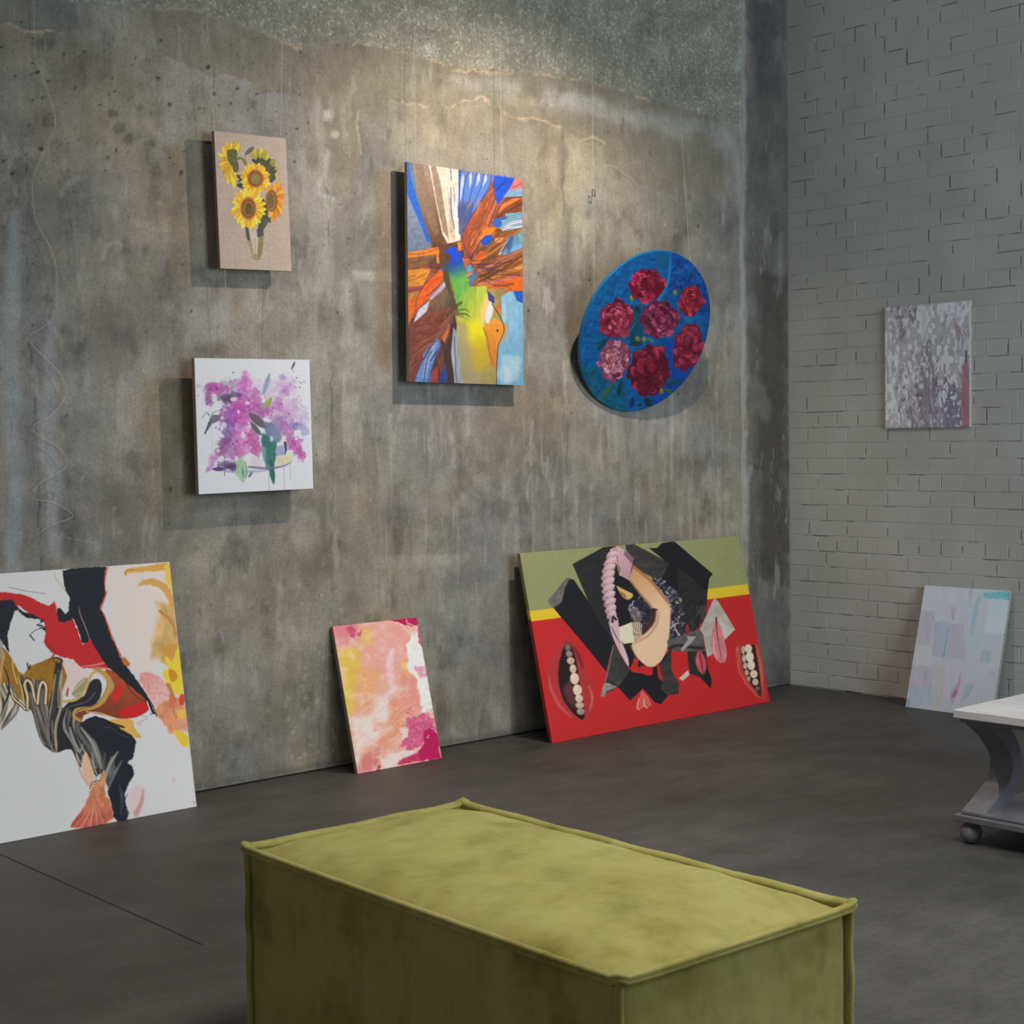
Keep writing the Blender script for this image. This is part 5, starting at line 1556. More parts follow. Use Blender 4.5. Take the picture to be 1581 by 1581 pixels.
    l([(598, 695), (560, 850), (520, 985)], 3, (150, 144, 136), soft=2, brk=.35)
    l([(540, 920), (580, 925), (615, 950)], 6, (30, 28, 30), soft=5)
    # lower black with red openings
    p([(690, 850), (700, 820), (730, 770), (790, 828), (830, 833), (872, 808), (930, 735), (945, 700), (940, 830), (950, 870), (985, 930), (980, 990), (920, 1000), (868, 1056), (830, 1040), (765, 958), (685, 1032), (614, 950)], Bk, **K)
    tex_paper([(872, 820), (940, 740), (936, 840), (950, 870), (986, 930), (980, 992), (912, 1002), (870, 960), (885, 910)], (56, 53, 51))
    p([(694, 838), (722, 772), (745, 785), (738, 832), (770, 822), (800, 832), (828, 830), (826, 875), (800, 882), (760, 868), (700, 860)], Rd, **K)
    p([(852, 815), (868, 805), (886, 916), (862, 902)], Rd, **K)
    # grey crumpled papers, right
    tex_paper([(920, 672), (1010, 640), (1060, 620), (1136, 612), (1150, 740), (1040, 750), (960, 735), (925, 720)], (88, 82, 80))
    l([(930, 720), (990, 700), (1040, 710), (1140, 720)], 16, (28, 26, 28), soft=10, a=.8)
    tex_paper([(1038, 738), (1152, 738), (1165, 850), (1184, 915), (1174, 962), (1112, 895), (1050, 870)], (40, 38, 38))
    p([(1165, 850), (1184, 915), (1174, 962), (1130, 905)], Bk, **K)
    p([(950, 765), (1000, 728), (1040, 745), (1042, 862), (990, 908), (985, 930), (950, 870), (938, 832)], Rd, **K)
    p([(984, 900), (1042, 850), (1048, 880), (1005, 914)], (202, 188, 172), **K)
    p([(1000, 726), (1048, 668), (1040, 645), (1098, 650), (1062, 690), (1012, 738)], (160, 150, 148), soft=3)
    p([(1120, 605), (1165, 520), (1215, 415), (1240, 440), (1335, 606), (1268, 670), (1185, 760), (1160, 772), (1142, 640)], (176, 164, 152), soft=2.4, tex=.14, tc=(40, 30))
    p([(1240, 560), (1335, 606), (1268, 670)], (206, 196, 184), soft=14, a=.7)
    p([(1125, 470), (1165, 455), (1165, 520), (1130, 590)], (70, 60, 64), soft=8, a=.9, tex=.3, tc=(10, 20))
    LP = (204, 122, 124)
    p([(1222, 530), (1248, 590), (1268, 670), (1282, 750), (1272, 800), (1245, 812), (1205, 785), (1182, 700), (1192, 620)], LP, soft=3, sm=1, tex=.1)
    l([(1222, 535), (1226, 640), (1240, 740), (1248, 806)], [10, 5, 4, 3], (110, 40, 44), soft=4)
    l([(1204, 640), (1202, 720), (1216, 775)], [4, 14, 6], (228, 162, 162), soft=10, a=.7)
    p([(1112, 718), (1148, 775), (1156, 828), (1134, 886), (1098, 845), (1084, 785)], (192, 74, 80), soft=3, sm=1)
    l([(1114, 735), (1124, 800), (1134, 875)], [4, 7, 3], (84, 24, 30), soft=4)
    l([(1100, 780), (1104, 820)], 7, (222, 130, 134), soft=6, a=.7)
    p([(1046, 562), (1062, 605), (1056, 644), (1030, 612)], (132, 46, 40), soft=3, sm=1)
    # open mouths
    p([(315, 662), (362, 690), (405, 770), (440, 880), (470, 960), (468, 1060), (442, 1112), (405, 1152), (340, 1152), (260, 1082), (205, 985), (188, 900), (208, 800), (258, 712)], (172, 48, 48), soft=10, sm=1, tex=.08)
    l([(320, 672), (375, 740), (410, 830)], [6, 24, 14], (112, 36, 36), a=.8, soft=18)
    l([(205, 880), (215, 960), (262, 1060), (330, 1130)], [8, 18, 20, 8], (214, 96, 92), a=.6, soft=14)
    l([(440, 940), (458, 1010), (440, 1090)], [6, 16, 8], (216, 106, 100), a=.7, soft=12)
    p([(302, 692), (330, 684), (352, 720), (372, 790), (386, 900), (402, 1050), (412, 1128), (385, 1152), (300, 1062), (262, 960), (258, 830)], (38, 20, 22), soft=4, sm=1)
    p([(280, 960), (330, 900), (370, 1000), (370, 1080), (310, 1040)], (110, 56, 60), soft=30, a=.7)
    for (x, y, rx, ry, d) in ((324, 712, 17, 24, .5), (330, 750, 20, 18, .66), (338, 790, 23, 22, .86), (350, 838, 20, 27, .92), (357, 897, 27, 35, 1), (371, 965, 27, 34, 1), (379, 1016, 23, 24, .96), (381, 1056, 25, 20, .84), (385, 1094, 24, 20, .7)):
        A.oval(x, y, rx, ry, np.array((226, 190, 166)) * d, soft=4, n=16)
        A.oval(x - rx * .3, y - ry * .3, rx * .4, ry * .4, np.array((244, 216, 196)) * d, a=.7, soft=8, n=12)
    p([(1336, 706), (1472, 694), (1500, 800), (1506, 1030), (1470, 1025), (1400, 945), (1345, 852), (1330, 780)], (182, 62, 52), soft=5, sm=0, tex=.08)
    p([(1366, 706), (1452, 697), (1478, 900), (1484, 1018), (1425, 945), (1380, 855), (1368, 790)], (58, 24, 24), soft=5)
    for (x, y, rx, ry, d) in ((1380, 730, 12, 26, .8), (1384, 782, 13, 24, .84), (1390, 826, 13, 20, .84), (1398, 866, 12, 18, .8), (1408, 904, 11, 16, .7), (1412, 722, 23, 26, .95), (1419, 772, 25, 32, 1), (1426, 822, 23, 30, 1), (1440, 876, 23, 25, .95), (1448, 924, 19, 21, .85), (1460, 964, 14, 15, .45), (1468, 996, 10, 12, .3)):
        A.oval(x, y, rx, ry, np.array((236, 206, 182)) * d, soft=4, n=14)
    for (x, y0, y1) in ((1340, 712, 780), (1350, 708, 800), (1346, 800, 860)):
        l([(x, y0), (x + 3, y1)], [3, 6, 2], (232, 166, 146), soft=4, brk=.35, bc=(8, 12))
    l([(1460, 700), (1480, 800), (1490, 950)], [4, 14, 8], (214, 120, 100), soft=10, a=.6)
    l([(1350, 860), (1400, 945), (1460, 1015)], [6, 12, 5], (216, 104, 90), soft=8, a=.7)
    # small pale pair of lips
    for P in ([(752, 976), (768, 1020), (762, 1075), (738, 1086), (724, 1074), (738, 1020)], [(758, 975), (795, 1022), (809, 1062), (786, 1078), (770, 1060), (770, 1020)]):
        p(P, (206, 86, 80), soft=3, sm=1)
        l([P[0], P[1], P[2]], 3, (226, 160, 150), soft=2.5)
        l([P[5], P[4], P[3]], 4, (236, 190, 180), soft=3)
    # red and rim on the lower right stays plain
    return A


def art_greyviolet(A):
    A.use(1350, 450, 6.876)
    X, Y = A.X, A.Y
    A.C[:] = np.array((176, 174, 178)) / 255
    Wt, Pu, Dk, Gn = np.array((212, 214, 216)) / 255, np.array((138, 128, 142)) / 255, np.array((100, 88, 104)) / 255, np.array((150, 158, 154)) / 255

    def lay(m, c):
        m = np.clip(m, 0, 1)[:, None]
        A.C[:] = A.C * (1 - m) + c * m

    def zone(cx, cy, rx, ry):
        return np.exp(-((X - cx) / rx) ** 2 - ((Y - cy) / ry) ** 2)
    n = fbm(X, Y, 34, 110, 5, 3, .62)
    n2 = fbm(X, Y, 20, 46, 5, 19, .65)
    zp = .55 * zone(270, 280, 90, 160) + .7 * zone(580, 1100, 130, 420) + .55 * zone(830, 1200, 130, 300) + .35 * zone(300, 900, 90, 260) + .45 * zone(420, 240, 60, 100) + .3 * zone(450, 1150, 120, 200)
    lay((n - .60 + zp * .40) * 6, Pu)
    lay((n2 - .66 + zp * .26) * 6, Dk)
    lay(zone(620, 640, 160, 130) * .7 * (n2 + .2), Gn)
    A.poly([(500, 560), (600, 600), (640, 900), (660, 1440), (510, 1440), (490, 1000), (470, 800)], (142, 134, 146), a=.8, soft=50, wob=20, tex=.18, tc=(12, 160))
    A.poly([(600, 1050), (640, 1260), (625, 1280), (600, 1180)], (172, 166, 176), a=.8, soft=14)
    A.poly([(720, 1050), (900, 1000), (940, 1440), (700, 1440)], (122, 120, 142), a=.75, soft=50, wob=20, tex=.15)
    zw = .6 * zone(800, 180, 260, 130) + .5 * zone(510, 330, 50, 200) + .45 * zone(160, 1250, 110, 240) + .3 * zone(880, 700, 90, 130) + .3 * zone(380, 800, 120, 220) + .3 * zone(700, 700, 120, 200) + .3 * zone(180, 700, 90, 300)
    n3 = fbm(X, Y, 24, 60, 5, 41, .66)
    lay((n3 - .555 + zw * .36 - .10 * zone(580, 1150, 110, 320)) * 9, Wt)
    A.poly([(490, 160), (545, 150), (548, 420), (520, 500), (490, 480)], (196, 197, 196), a=.8, soft=16, wob=10)
    for (x, y, rx, ry) in ((740, 1100, 26, 50), (820, 1080, 12, 16), (840, 1135, 22, 26), (865, 1105, 10, 20), (775, 1030, 12, 30), (760, 750, 30, 28), (930, 735, 26, 34), (720, 970, 12, 30), (920, 1180, 8, 40), (898, 1255, 6, 20), (950, 1330, 9, 24), (925, 1400, 11, 26), (795, 860, 10, 30), (560, 880, 14, 40)):
        A.oval(x, y, rx, ry, (204, 207, 210), a=.95, soft=5, wob=8, wf=16, seed=int(x))
    A.poly([(930, 790), (990, 700), (1020, 900), (1030, 1450), (930, 1450), (920, 1150)], (158, 108, 124), a=.85, soft=36, wob=14, tex=.15, tc=(14, 80))
    A.poly([(850, 330), (900, 380), (930, 470), (890, 500), (850, 420)], (160, 116, 130), a=.7, soft=36, wob=16)
    A.oval(975, 690, 12, 70, (86, 78, 96), a=.8, soft=14, wob=8)
    for k in range(60):
        x, y = U(120, 1000), U(1180, 1440)
        if RS.rand() < .6:
            A.line([(x, y), (x + U(-12, 12), y + U(-16, 16))], U(2, 5), (112, 102, 108) if k % 2 else (204, 206, 208), soft=3, a=.8)
    A.line([(110, 172), (560, 142), (1000, 96)], 8, (150, 146, 146), a=.6, soft=8, sm=0)
    A.line([(130, 1440), (560, 1430), (1010, 1436)], 6, (120, 112, 116), a=.6, soft=6, sm=0)
    return A


def art_pastel(A):
    A.use(1380, 890, 7.184)
    p, l = A.poly, A.line
    X, Y = A.X, A.Y
    A.C *= (1 + .05 * (fbm(X, Y, 40, 260, 4, 2) - .5) + .04 * (fbm(X, Y, 12, 120, 3, 8) - .5))[:, None]
    t = np.clip((Y - 200) / 1300, 0, 1)[:, None]
    A.C = A.C * (1 - t * .10)
    K = dict(soft=26, wob=12, wf=60, tex=.08, tc=(14, 140))
    p([(1060, 260), (1280, 240), (1240, 640), (1000, 620)], (196, 210, 218), a=0.70, soft=60)
    p([(780, 620), (1000, 620), (980, 830), (760, 820)], (172, 190, 196), a=0.55, soft=60)
    p([(300, 385), (460, 390), (395, 755), (245, 740)], (172, 166, 182), a=0.58, **K)
    p([(450, 500), (610, 500), (560, 900), (405, 880)], (158, 166, 184), a=0.58, **K)
    p([(610, 520), (770, 525), (800, 920), (585, 915)], (170, 166, 182), a=0.58, **K)
    l([(540, 490), (560, 600), (545, 740)], [20, 60, 40], (160, 186, 200), a=0.62, soft=26)
    l([(605, 560), (580, 680), (550, 880)], [8, 14, 24], (120, 152, 176), a=0.62, soft=14, wob=6)
    p([(235, 755), (400, 755), (410, 990), (205, 975)], (186, 192, 196), a=0.62, soft=12)
    p([(200, 980), (420, 990), (400, 1240), (180, 1200)], (172, 166, 178), a=0.55, **K)
    p([(180, 1180), (300, 1220), (420, 1180), (430, 1440), (120, 1440)], (156, 168, 188), a=0.58, **K)
    l([(370, 1010), (340, 1120), (310, 1200)], 40, (150, 166, 184), a=0.47, soft=30)
    p([(480, 1000), (560, 1000), (545, 1200), (500, 1500), (430, 1490)], (176, 174, 164), a=0.58, **K)
    p([(560, 960), (760, 950), (720, 1100), (570, 1260)], (182, 182, 194), a=0.55, soft=50)
    l([(855, 150), (850, 230)], 34, (172, 162, 192), a=0.55, soft=18)
    p([(870, 160), (1290, 165), (1275, 235), (900, 215)], (166, 202, 212), a=0.62, soft=22, wob=8)
    p([(995, 185), (1290, 165), (1278, 262), (1180, 245), (1000, 245)], (86, 176, 190), a=0.66, soft=16, wob=8, tex=.2, tc=(30, 12))
    l([(1275, 180), (1272, 260)], 16, (70, 150, 164), a=0.62, soft=8)
    l([(945, 235), (905, 360), (880, 520), (850, 640)], [26, 46, 46, 24], (120, 184, 196), a=0.58, soft=22, wob=8)
    l([(800, 340), (780, 480)], 60, (176, 196, 206), a=0.55, soft=40)
    l([(1000, 300), (1040, 420)], 30, (176, 196, 208), a=0.47, soft=26)
    l([(655, 370), (655, 470)], 34, (176, 146, 168), a=0.58, soft=20)
    l([(645, 340), (700, 380)], 40, (180, 168, 186), a=0.39, soft=30)
    p([(970, 815), (1085, 822), (1075, 970), (955, 955)], (146, 172, 180), a=0.66, soft=12, wob=5)
    l([(1010, 830), (1005, 960)], 7, (180, 192, 198), a=0.55, soft=8)
    p([(1060, 1042), (1130, 1045), (1115, 1115), (1050, 1110)], (158, 176, 194), a=0.62, soft=12, wob=5)
    l([(735, 1090), (720, 1190), (680, 1280), (650, 1400)], [14, 36, 54, 30], (176, 116, 158), a=0.58, soft=22, wob=8)
    l([(690, 1270), (660, 1330)], [24, 30], (150, 66, 118), a=0.62, soft=18, wob=6)
    l([(650, 1270), (625, 1330), (640, 1380)], 10, (150, 130, 166), a=0.62, soft=10)
    p([(790, 1195), (885, 1195), (880, 1240), (830, 1320), (745, 1395), (720, 1390), (790, 1300)], (140, 170, 176), a=0.66, soft=18, sm=1)
    l([(880, 1220), (830, 1320), (750, 1390)], 12, (116, 150, 160), a=0.47, soft=10)
    l([(985, 1250), (975, 1400)], 5, (120, 134, 142), a=0.62, soft=5)
    l([(150, 1370), (140, 1440)], 40, (96, 156, 180), a=0.62, soft=20, wob=8)
    p([(1040, 960), (1150, 900), (1140, 1000), (1020, 1040)], (186, 190, 182), a=0.47, soft=40)
    l([(1225, 638), (1226, 642)], 9, (60, 60, 60), soft=5)
    return A


# ================================================================== OBJECTS
def painted_material(name, rough=0.6, weave=700.0, bs=0.12, spec=0.3):
    m, N, L, b = mat_new(name, rough, spec=spec)
    c = nd(N, 'ShaderNodeVertexColor', layer_name='paint').outputs[0]
    v = coords(N, L)
    n = noise(N, L, v, weave, 2, 0.6)
    r = ramp(N, [(0.3, (0.93,) * 3), (0.7, (1.07,) * 3)])
    L.new(n, r.inputs[0])
    L.new(mixc(N, L, 1.0, c, r.outputs[0], 'MULTIPLY'), b.inputs['Base Color'])
    bump(N, L, b, n, bs, 0.002)
    return m


CANVAS_MAT = painted_material('painted_canvas')
GLOSS_MAT = painted_material('varnished_paint', 0.35, 60.0, 0.25, 0.4)
POUR_MAT = painted_material('poured_acrylic', 0.55, 300.0, 0.05, 0.2)


def plain(name, c, rough=0.8, sc=80.0, amp=0.12):
    m, N, L, b = mat_new(name, rough, c)
    v = coords(N, L)
    n = noise(N, L, v, sc, 4, 0.6)
    a = np.array(c, float)
    r = ramp(N, [(0.3, lin4(a * (1 - amp))), (0.7, lin4(np.minimum(255, a * (1 + amp))))])
    L.new(n, r.inputs[0])
    L.new(r.outputs[0], b.inputs['Base Color'])
    bump(N, L, b, n, 0.2, 0.002)
    return m


def homography(Q):
    """unit square (u right, v down) to the pixel quad TL, TR, BR, BL"""
    src = [(0, 0), (1, 0), (1, 1), (0, 1)]
    M, y = [], []
    for (u, v), (X, Y) in zip(src, Q):
        M += [[u, v, 1, 0, 0, 0, -u * X, -v * X], [0, 0, 0, u, v, 1, -u * Y, -v * Y]]
        y += [X, Y]
    return np.append(np.linalg.solve(np.array(M, float), np.array(y, float)), 1).reshape(3, 3)


def pose(e1, e2, o):
    e1, e2 = Vector(e1).normalized(), Vector(e2).normalized()
    back = e2.cross(e1)
    return Matrix(((e1.x, back.x, e2.x, o[0]), (e1.y, back.y, e2.y, o[1]), (e1.z, back.z, e2.z, o[2]), (0, 0, 0, 1)))


def canvas(name, label, cat, M, w, h, t, quad, nx, ny, art, base, gain, edge_mat, face_mat=None, bars=0.0, group=None):
    root = empty(name, (0, 0, 0))
    root.matrix_world = M
    tag(root, label, cat, group)
    u, v = np.meshgrid(np.linspace(0, 1, nx), np.linspace(0, 1, ny))
    H = homography(quad)
    q = np.stack([u.ravel(), v.ravel(), np.ones(u.size)]).T @ H.T
    A = art(Art(q[:, 0] / q[:, 2], q[:, 1] / q[:, 2], base))
    V = np.stack([(u.ravel() - .5) * w, np.zeros(u.size), (1 - v.ravel()) * h], 1)
    me = grid_mesh('painted_face', V, ny, nx)
    set_color(me, 'paint', A.lin(gain))
    link('painted_face', me, face_mat or CANVAS_MAT, root)
    box('canvas_edge', (-w / 2, 0.0005, 0), (w / 2, t, h), edge_mat, root)
    if bars:
        wood = WOOD
        for (lo, hi) in (((-w / 2 + .04, t, .04), (w / 2 - .04, t + bars, .09)), ((-w / 2 + .04, t, h - .06), (w / 2 - .04, t + bars, h - .01)),
                         ((-w / 2 + .04, t, .09), (-w / 2 + .09, t + bars, h - .06)), ((w / 2 - .09, t, .09), (w / 2 - .04, t + bars, h - .06))):
            box('stretcher_bar', lo, hi, wood, root)
    return root


WOOD = plain('raw_pine', (176, 146, 108))


def hanging(quad, g, tilt=0.0):
    P = [hit(*q, 1, YW - g) for q in quad]
    tl, tr, br, bl = P
    w = (np.linalg.norm(tr - tl) + np.linalg.norm(br - bl)) / 2
    h = (np.linalg.norm(tl - bl) + np.linalg.norm(tr - br)) / 2
    a = math.atan2((tr - tl)[2] + (br - bl)[2], (tr - tl)[0] + (br - bl)[0])
    b = math.atan2(-((tl - bl)[0] + (tr - br)[0]), (tl - bl)[2] + (tr - br)[2])
    r = (a + b) / 2
    c = sum(P) / 4
    e1 = np.array([math.cos(r), 0, math.sin(r)])
    e2 = np.array([-math.sin(r), -math.sin(tilt), math.cos(r)])
    e2 /= np.linalg.norm(e2)
    return pose(e1, e2, c - e2 * h / 2), w, h


def z2p(x0, y0, k, pts):
    return [(x0 + x / k, y0 + y / k) for x, y in pts]


# ---- three hung canvases and the tondo
q = z2p(290, 180, 5.645, [(228, 125), (858, 190), (900, 1345), (285, 1325)])
M, w, h = hanging(q, 0.075)
canvas('canvas_painting', 'narrow linen canvas of yellow sunflowers in a glass vase, hung highest at left', 'painting', M, w, h, 0.018, q, 170, 290, art_sunflowers, (172, 152, 138), 1.25,
       plain('linen_edge', (150, 130, 118)), group='pictures hung on the concrete wall')
q = z2p(240, 520, 5.271, [(320, 175), (1257, 185), (1280, 1228), (350, 1288)])
M, w, h = hanging(q, 0.085)
canvas('canvas_painting', 'white canvas of purple lilac watercolour hung below the sunflowers', 'painting', M, w, h, 0.022, q, 220, 250, art_lilac, (216, 217, 221), 1.12,
       plain('raw_canvas_edge', (166, 140, 124)), group='pictures hung on the concrete wall')
q = z2p(590, 230, 3.954, [(155, 83), (858, 182), (858, 1440), (160, 1423)])
M, w, h = hanging(q, 0.075)
canvas('canvas_painting', 'tall abstract canvas of blue, orange and green shapes hung mid-wall', 'painting', M, w, h, 0.018, q, 230, 400, art_abstract, (130, 112, 100), 0.84,
       plain('beige_canvas_edge', (168, 154, 138)), group='pictures hung on the concrete wall')


def build_tondo():
    R, t, yw = 0.41, math.radians(20), math.radians(-6)
    yc = YW - R * math.sin(t) - 0.026
    C = hit(998.5, 513.5, 1, yc)
    e1 = np.array([math.cos(yw), math.sin(yw), 0])
    n = np.array([math.sin(yw) * math.cos(t), -math.cos(t) * math.cos(yw), -math.sin(t)])
    e2 = np.cross(e1, n) * -1
    if e2[2] < 0:
        e2 = -e2
    root = empty('round_painting', (0, 0, 0))
    root.matrix_world = pose(e1, e2, C - e2 * R)
    tag(root, 'round panel of crimson and pink peonies on bright blue, tilted off the wall', 'painting', 'pictures hung on the concrete wall')
    n_ = 270
    u, v = np.meshgrid(np.linspace(-1, 1, n_), np.linspace(1, -1, n_))
    x, z = u * np.sqrt(1 - v * v / 2), v * np.sqrt(1 - u * u / 2)
    x, z = x.ravel() * R, z.ravel() * R
    P = C + np.outer(x, e1) + np.outer(z, e2)
    px, py = project(P)
    A = art_peonies(Art(px, py, (4, 84, 146)))
    me = grid_mesh('painted_face', np.stack([x, np.zeros_like(x), z + R], 1), n_, n_)
    set_color(me, 'paint', A.lin(0.95))
    link('painted_face', me, GLOSS_MAT, root)
    S = 96
    V, Fc = [], []
    for (r, y) in ((R, 0.0003), (R + .002, .004), (R + .002, .018), (R, .020)):
        V += [(r * math.cos(2 * math.pi * k / S), y, R + r * math.sin(2 * math.pi * k / S)) for k in range(S)]
    for j in range(3):
        Fc += [(j * S + k, j * S + (k + 1) % S, (j + 1) * S + (k + 1) % S, (j + 1) * S + k) for k in range(S)]
    Fc.append(tuple(3 * S + k for k in range(S)))
    link('panel_rim', mesh_py('panel_rim', V, Fc), plain('blue_painted_rim', (10, 104, 160), 0.3), root, False)


build_tondo()


# ---- canvases standing on the floor against the walls
def leaning(quad, y_top):
    tl, tr = hit(*quad[0], 1, y_top), hit(*quad[1], 1, y_top)
    br, bl = hit(*quad[2], 2, 0), hit(*quad[3], 2, 0)
    yb = (br[1] + bl[1]) / 2
    w = (abs(tr[0] - tl[0]) + abs(br[0] - bl[0])) / 2
    xc = (tl[0] + tr[0] + br[0] + bl[0]) / 4
    zt = (tl[2] + tr[2]) / 2
    e2 = np.array([0, y_top - yb, zt])
    return pose((1, 0, 0), e2, (xc, yb, 0.0015)), w, float(np.linalg.norm(e2))


# large pour painting: its left part lies outside the frame
xr = (hit(302, 1246, 2, 0)[0] + hit(263, 868, 1, YW - .055)[0]) / 2
yb = hit(302, 1246, 2, 0)[1]
zt = hit(263, 868, 1, YW - .055)[2]
e2 = np.array([0, YW - .055 - yb, zt])
h = float(np.linalg.norm(e2))
w = 1.05
M = pose((1, 0, 0), e2, (xr - w / 2, yb, 0.0015))
q = [project(np.array(M @ Vector(p))) for p in ((-w / 2, 0, h), (w / 2, 0, h), (w / 2, 0, 0), (-w / 2, 0, 0))]
# keep the traced right-hand corners
q[1], q[2] = (264, 868), (302.5, 1246)
canvas('canvas_painting', 'big white canvas with poured red, black and ochre paint leaning at far left', 'painting', M, w, h, 0.02, q, 380, 400, art_pour, (206, 203, 202), 1.25,
       plain('dark_canvas_edge', (96, 90, 84)), POUR_MAT, bars=0.03, group='canvases leaning on the concrete wall')
q = z2p(500, 940, 5.855, [(80, 165), (825, 80), (1075, 1350), (310, 1497)])
M, w, h = leaning(q, YW - .025)
canvas('canvas_painting', 'small pink, yellow and crimson abstract canvas leaning mid-floor against concrete', 'painting', M, w, h, 0.02, q, 190, 270, art_pink, (224, 164, 140), 1.2,
       plain('wood_canvas_edge', (138, 122, 104)), POUR_MAT, group='canvases leaning on the concrete wall')
q = z2p(790, 815, 3.856, [(62, 152), (1375, 48), (1533, 1043), (207, 1283)])
M, w, h = leaning(q, YW - .085)


def wrap_material():
    m, N, L, b = mat_new('wrapped_print_edge', 0.6)
    t = N.new('ShaderNodeTexCoord')
    s = N.new('ShaderNodeSeparateXYZ')
    L.new(t.outputs['Generated'], s.inputs[0])
    r = ramp(N, [(0.0, lin4((172, 32, 32))), (0.645, lin4((206, 172, 40))), (0.697, lin4((130, 132, 88)))])
    r.color_ramp.interpolation = 'CONSTANT'
    L.new(s.outputs[2], r.inputs[0])
    L.new(r.outputs[0], b.inputs['Base Color'])
    return m


canvas('canvas_print', 'wide red and olive collage print with lips, teeth and a raised arm, leaning', 'painting', M, w, h, 0.018, q, 430, 320, art_collage, (190, 36, 36), 1.18,
       wrap_material(), CANVAS_MAT, bars=0.045, group='canvases leaning on the concrete wall')
# pastel canvas on the floor at the brick wall
q = z2p(1380, 890, 7.184, [(345, 105), (1300, 160), (1096, 1592), (118, 1447)])
tl, tr, bl = hit(*q[0], 0, XW - .028), hit(*q[1], 0, XW - .028), hit(*q[3], 2, 0)
e2 = np.array([XW - .028 - bl[0], 0, (tl[2] + tr[2]) / 2])
w, h = abs(tr[1] - tl[1]), float(np.linalg.norm(e2))
M = pose((0, -1, 0), e2, (bl[0], (tl[1] + tr[1]) / 2, 0.0015))
canvas('canvas_painting', 'pale pastel abstract canvas standing on the floor against the grey brick wall', 'painting', M, w, h, 0.02, q, 190, 230, art_pastel, (190, 195, 204), 1.3,
       plain('aged_canvas_edge', (150, 144, 132)))
# grey-violet canvas hung on the brick wall
q = z2p(1350, 450, 6.876, [(105, 168), (1003, 94), (1012, 1440), (125, 1450)])
P = [hit(*p, 0, XW - .022) for p in q]
w = (abs(P[1][1] - P[0][1]) + abs(P[2][1] - P[3][1])) / 2
h = ((P[0][2] - P[3][2]) + (P[1][2] - P[2][2])) / 2
M = pose((0, -1, 0), (0, 0, 1), (XW - .022, sum(p[1] for p in P) / 4, (P[2][2] + P[3][2]) / 2))
canvas('canvas_painting', 'mottled grey-violet abstract canvas hung on the grey brick wall', 'painting', M, w, h, 0.02, q, 190, 260, art_greyviolet, (170, 168, 172), 1.3,
       plain('pale_canvas_edge', (186, 180, 170)))


# ---- hanging wires
def build_wires():
    m, N, L, b = mat_new('steel_wire', 0.35, (205, 200, 192))
    b.inputs['Metallic'].default_value = 0.3
    cm, *_ = mat_new('zinc_clip', 0.4, (120, 118, 112))
    cm.node_tree.nodes['Principled BSDF'].inputs['Metallic'].default_value = 0.7

    def wire(label, pts, g=0.048, smooth=True, clip=None, r=0.0008):
        P = [hit(x, y, 1, YW - (g if np.ndim(g) == 0 else g[i])) for i, (x, y) in enumerate(pts)]
        if smooth:
            P = catmull(P, 8)
        o = link('hanging_wire', tube_mesh('hanging_wire', P, r, 5), m, None, True)
        tag(o, label, 'wire', 'picture wires on the concrete wall')
        if clip:
            c = hit(*clip, 1, YW - .046)
            c0 = np.array([.011, .004, .016])
            bm = bmesh.new()
            for (lo, hi) in (((-1, -.5, -1), (-.7, .5, 1)), ((.6, -.5, -1), (.9, .5, .9)), ((-1, -.5, -1.05), (.9, .5, -.75)), ((-1, -.5, .8), (.2, .5, 1.05))):
                bm_box(bm, c + np.array(lo) * c0, c + np.array(hi) * c0)
            link('wire_clip', bm_mesh('wire_clip', bm), cm, o)
        return o

    wire('thin wire hanging down to the left of the sunflower canvas top', [(316, -90), (318, 0), (324, 100), (332, 208), (334, 240)])
    wire('thin wire hanging down to the right of the sunflower canvas top', [(439, -90), (437, 0), (435, 100), (433, 218), (433, 250)])
    wire('left wire between the sunflower canvas and the lilac canvas', [(346, 400), (347, 418), (351, 490), (356, 560), (356, 575)])
    wire('right wire between the sunflower canvas and the lilac canvas', [(430, 400), (430, 418), (429, 490), (428, 560), (428, 575)])
    wire('left wire above the blue and orange abstract canvas', [(637, -90), (638, 0), (640, 120), (642, 262), (642, 280)])
    wire('right wire above the blue and orange abstract canvas', [(770, -90), (771, 0), (773, 140), (774, 275), (774, 300)])
    wire('wire with a small clip above the left side of the round panel', [(912, -90), (913, 0), (915, 160), (916, 298), (918, 460), (919, 520)], clip=(916.5, 298))
    wire('wire running down to the top of the round panel', [(1040, -90), (1043, 0), (1050, 166), (1057, 280), (1064, 385), (1068, 430)])
    wire('loose curly wire with a small clip at the far left of the wall',
         [(52, -90), (52, 0), (53, 60), (56, 88), (68, 125), (80, 160), (86, 186), (80, 210), (66, 240), (56, 262), (50, 290), (54, 335), (66, 360), (80, 388), (87, 418), (88, 460), (80, 492), (62, 508), (44, 519),
          (55, 538), (78, 560), (95, 580), (102, 603), (96, 622), (80, 640), (50, 660), (70, 678), (95, 695), (104, 716), (90, 730), (66, 742), (52, 757)], g=0.02, clip=(86, 188))
    wire('short loose end of wire near the foot of the curly wire', [(56, 772), (80, 775), (100, 785), (112, 798), (80, 810), (56, 826)], g=0.012)


build_wires()


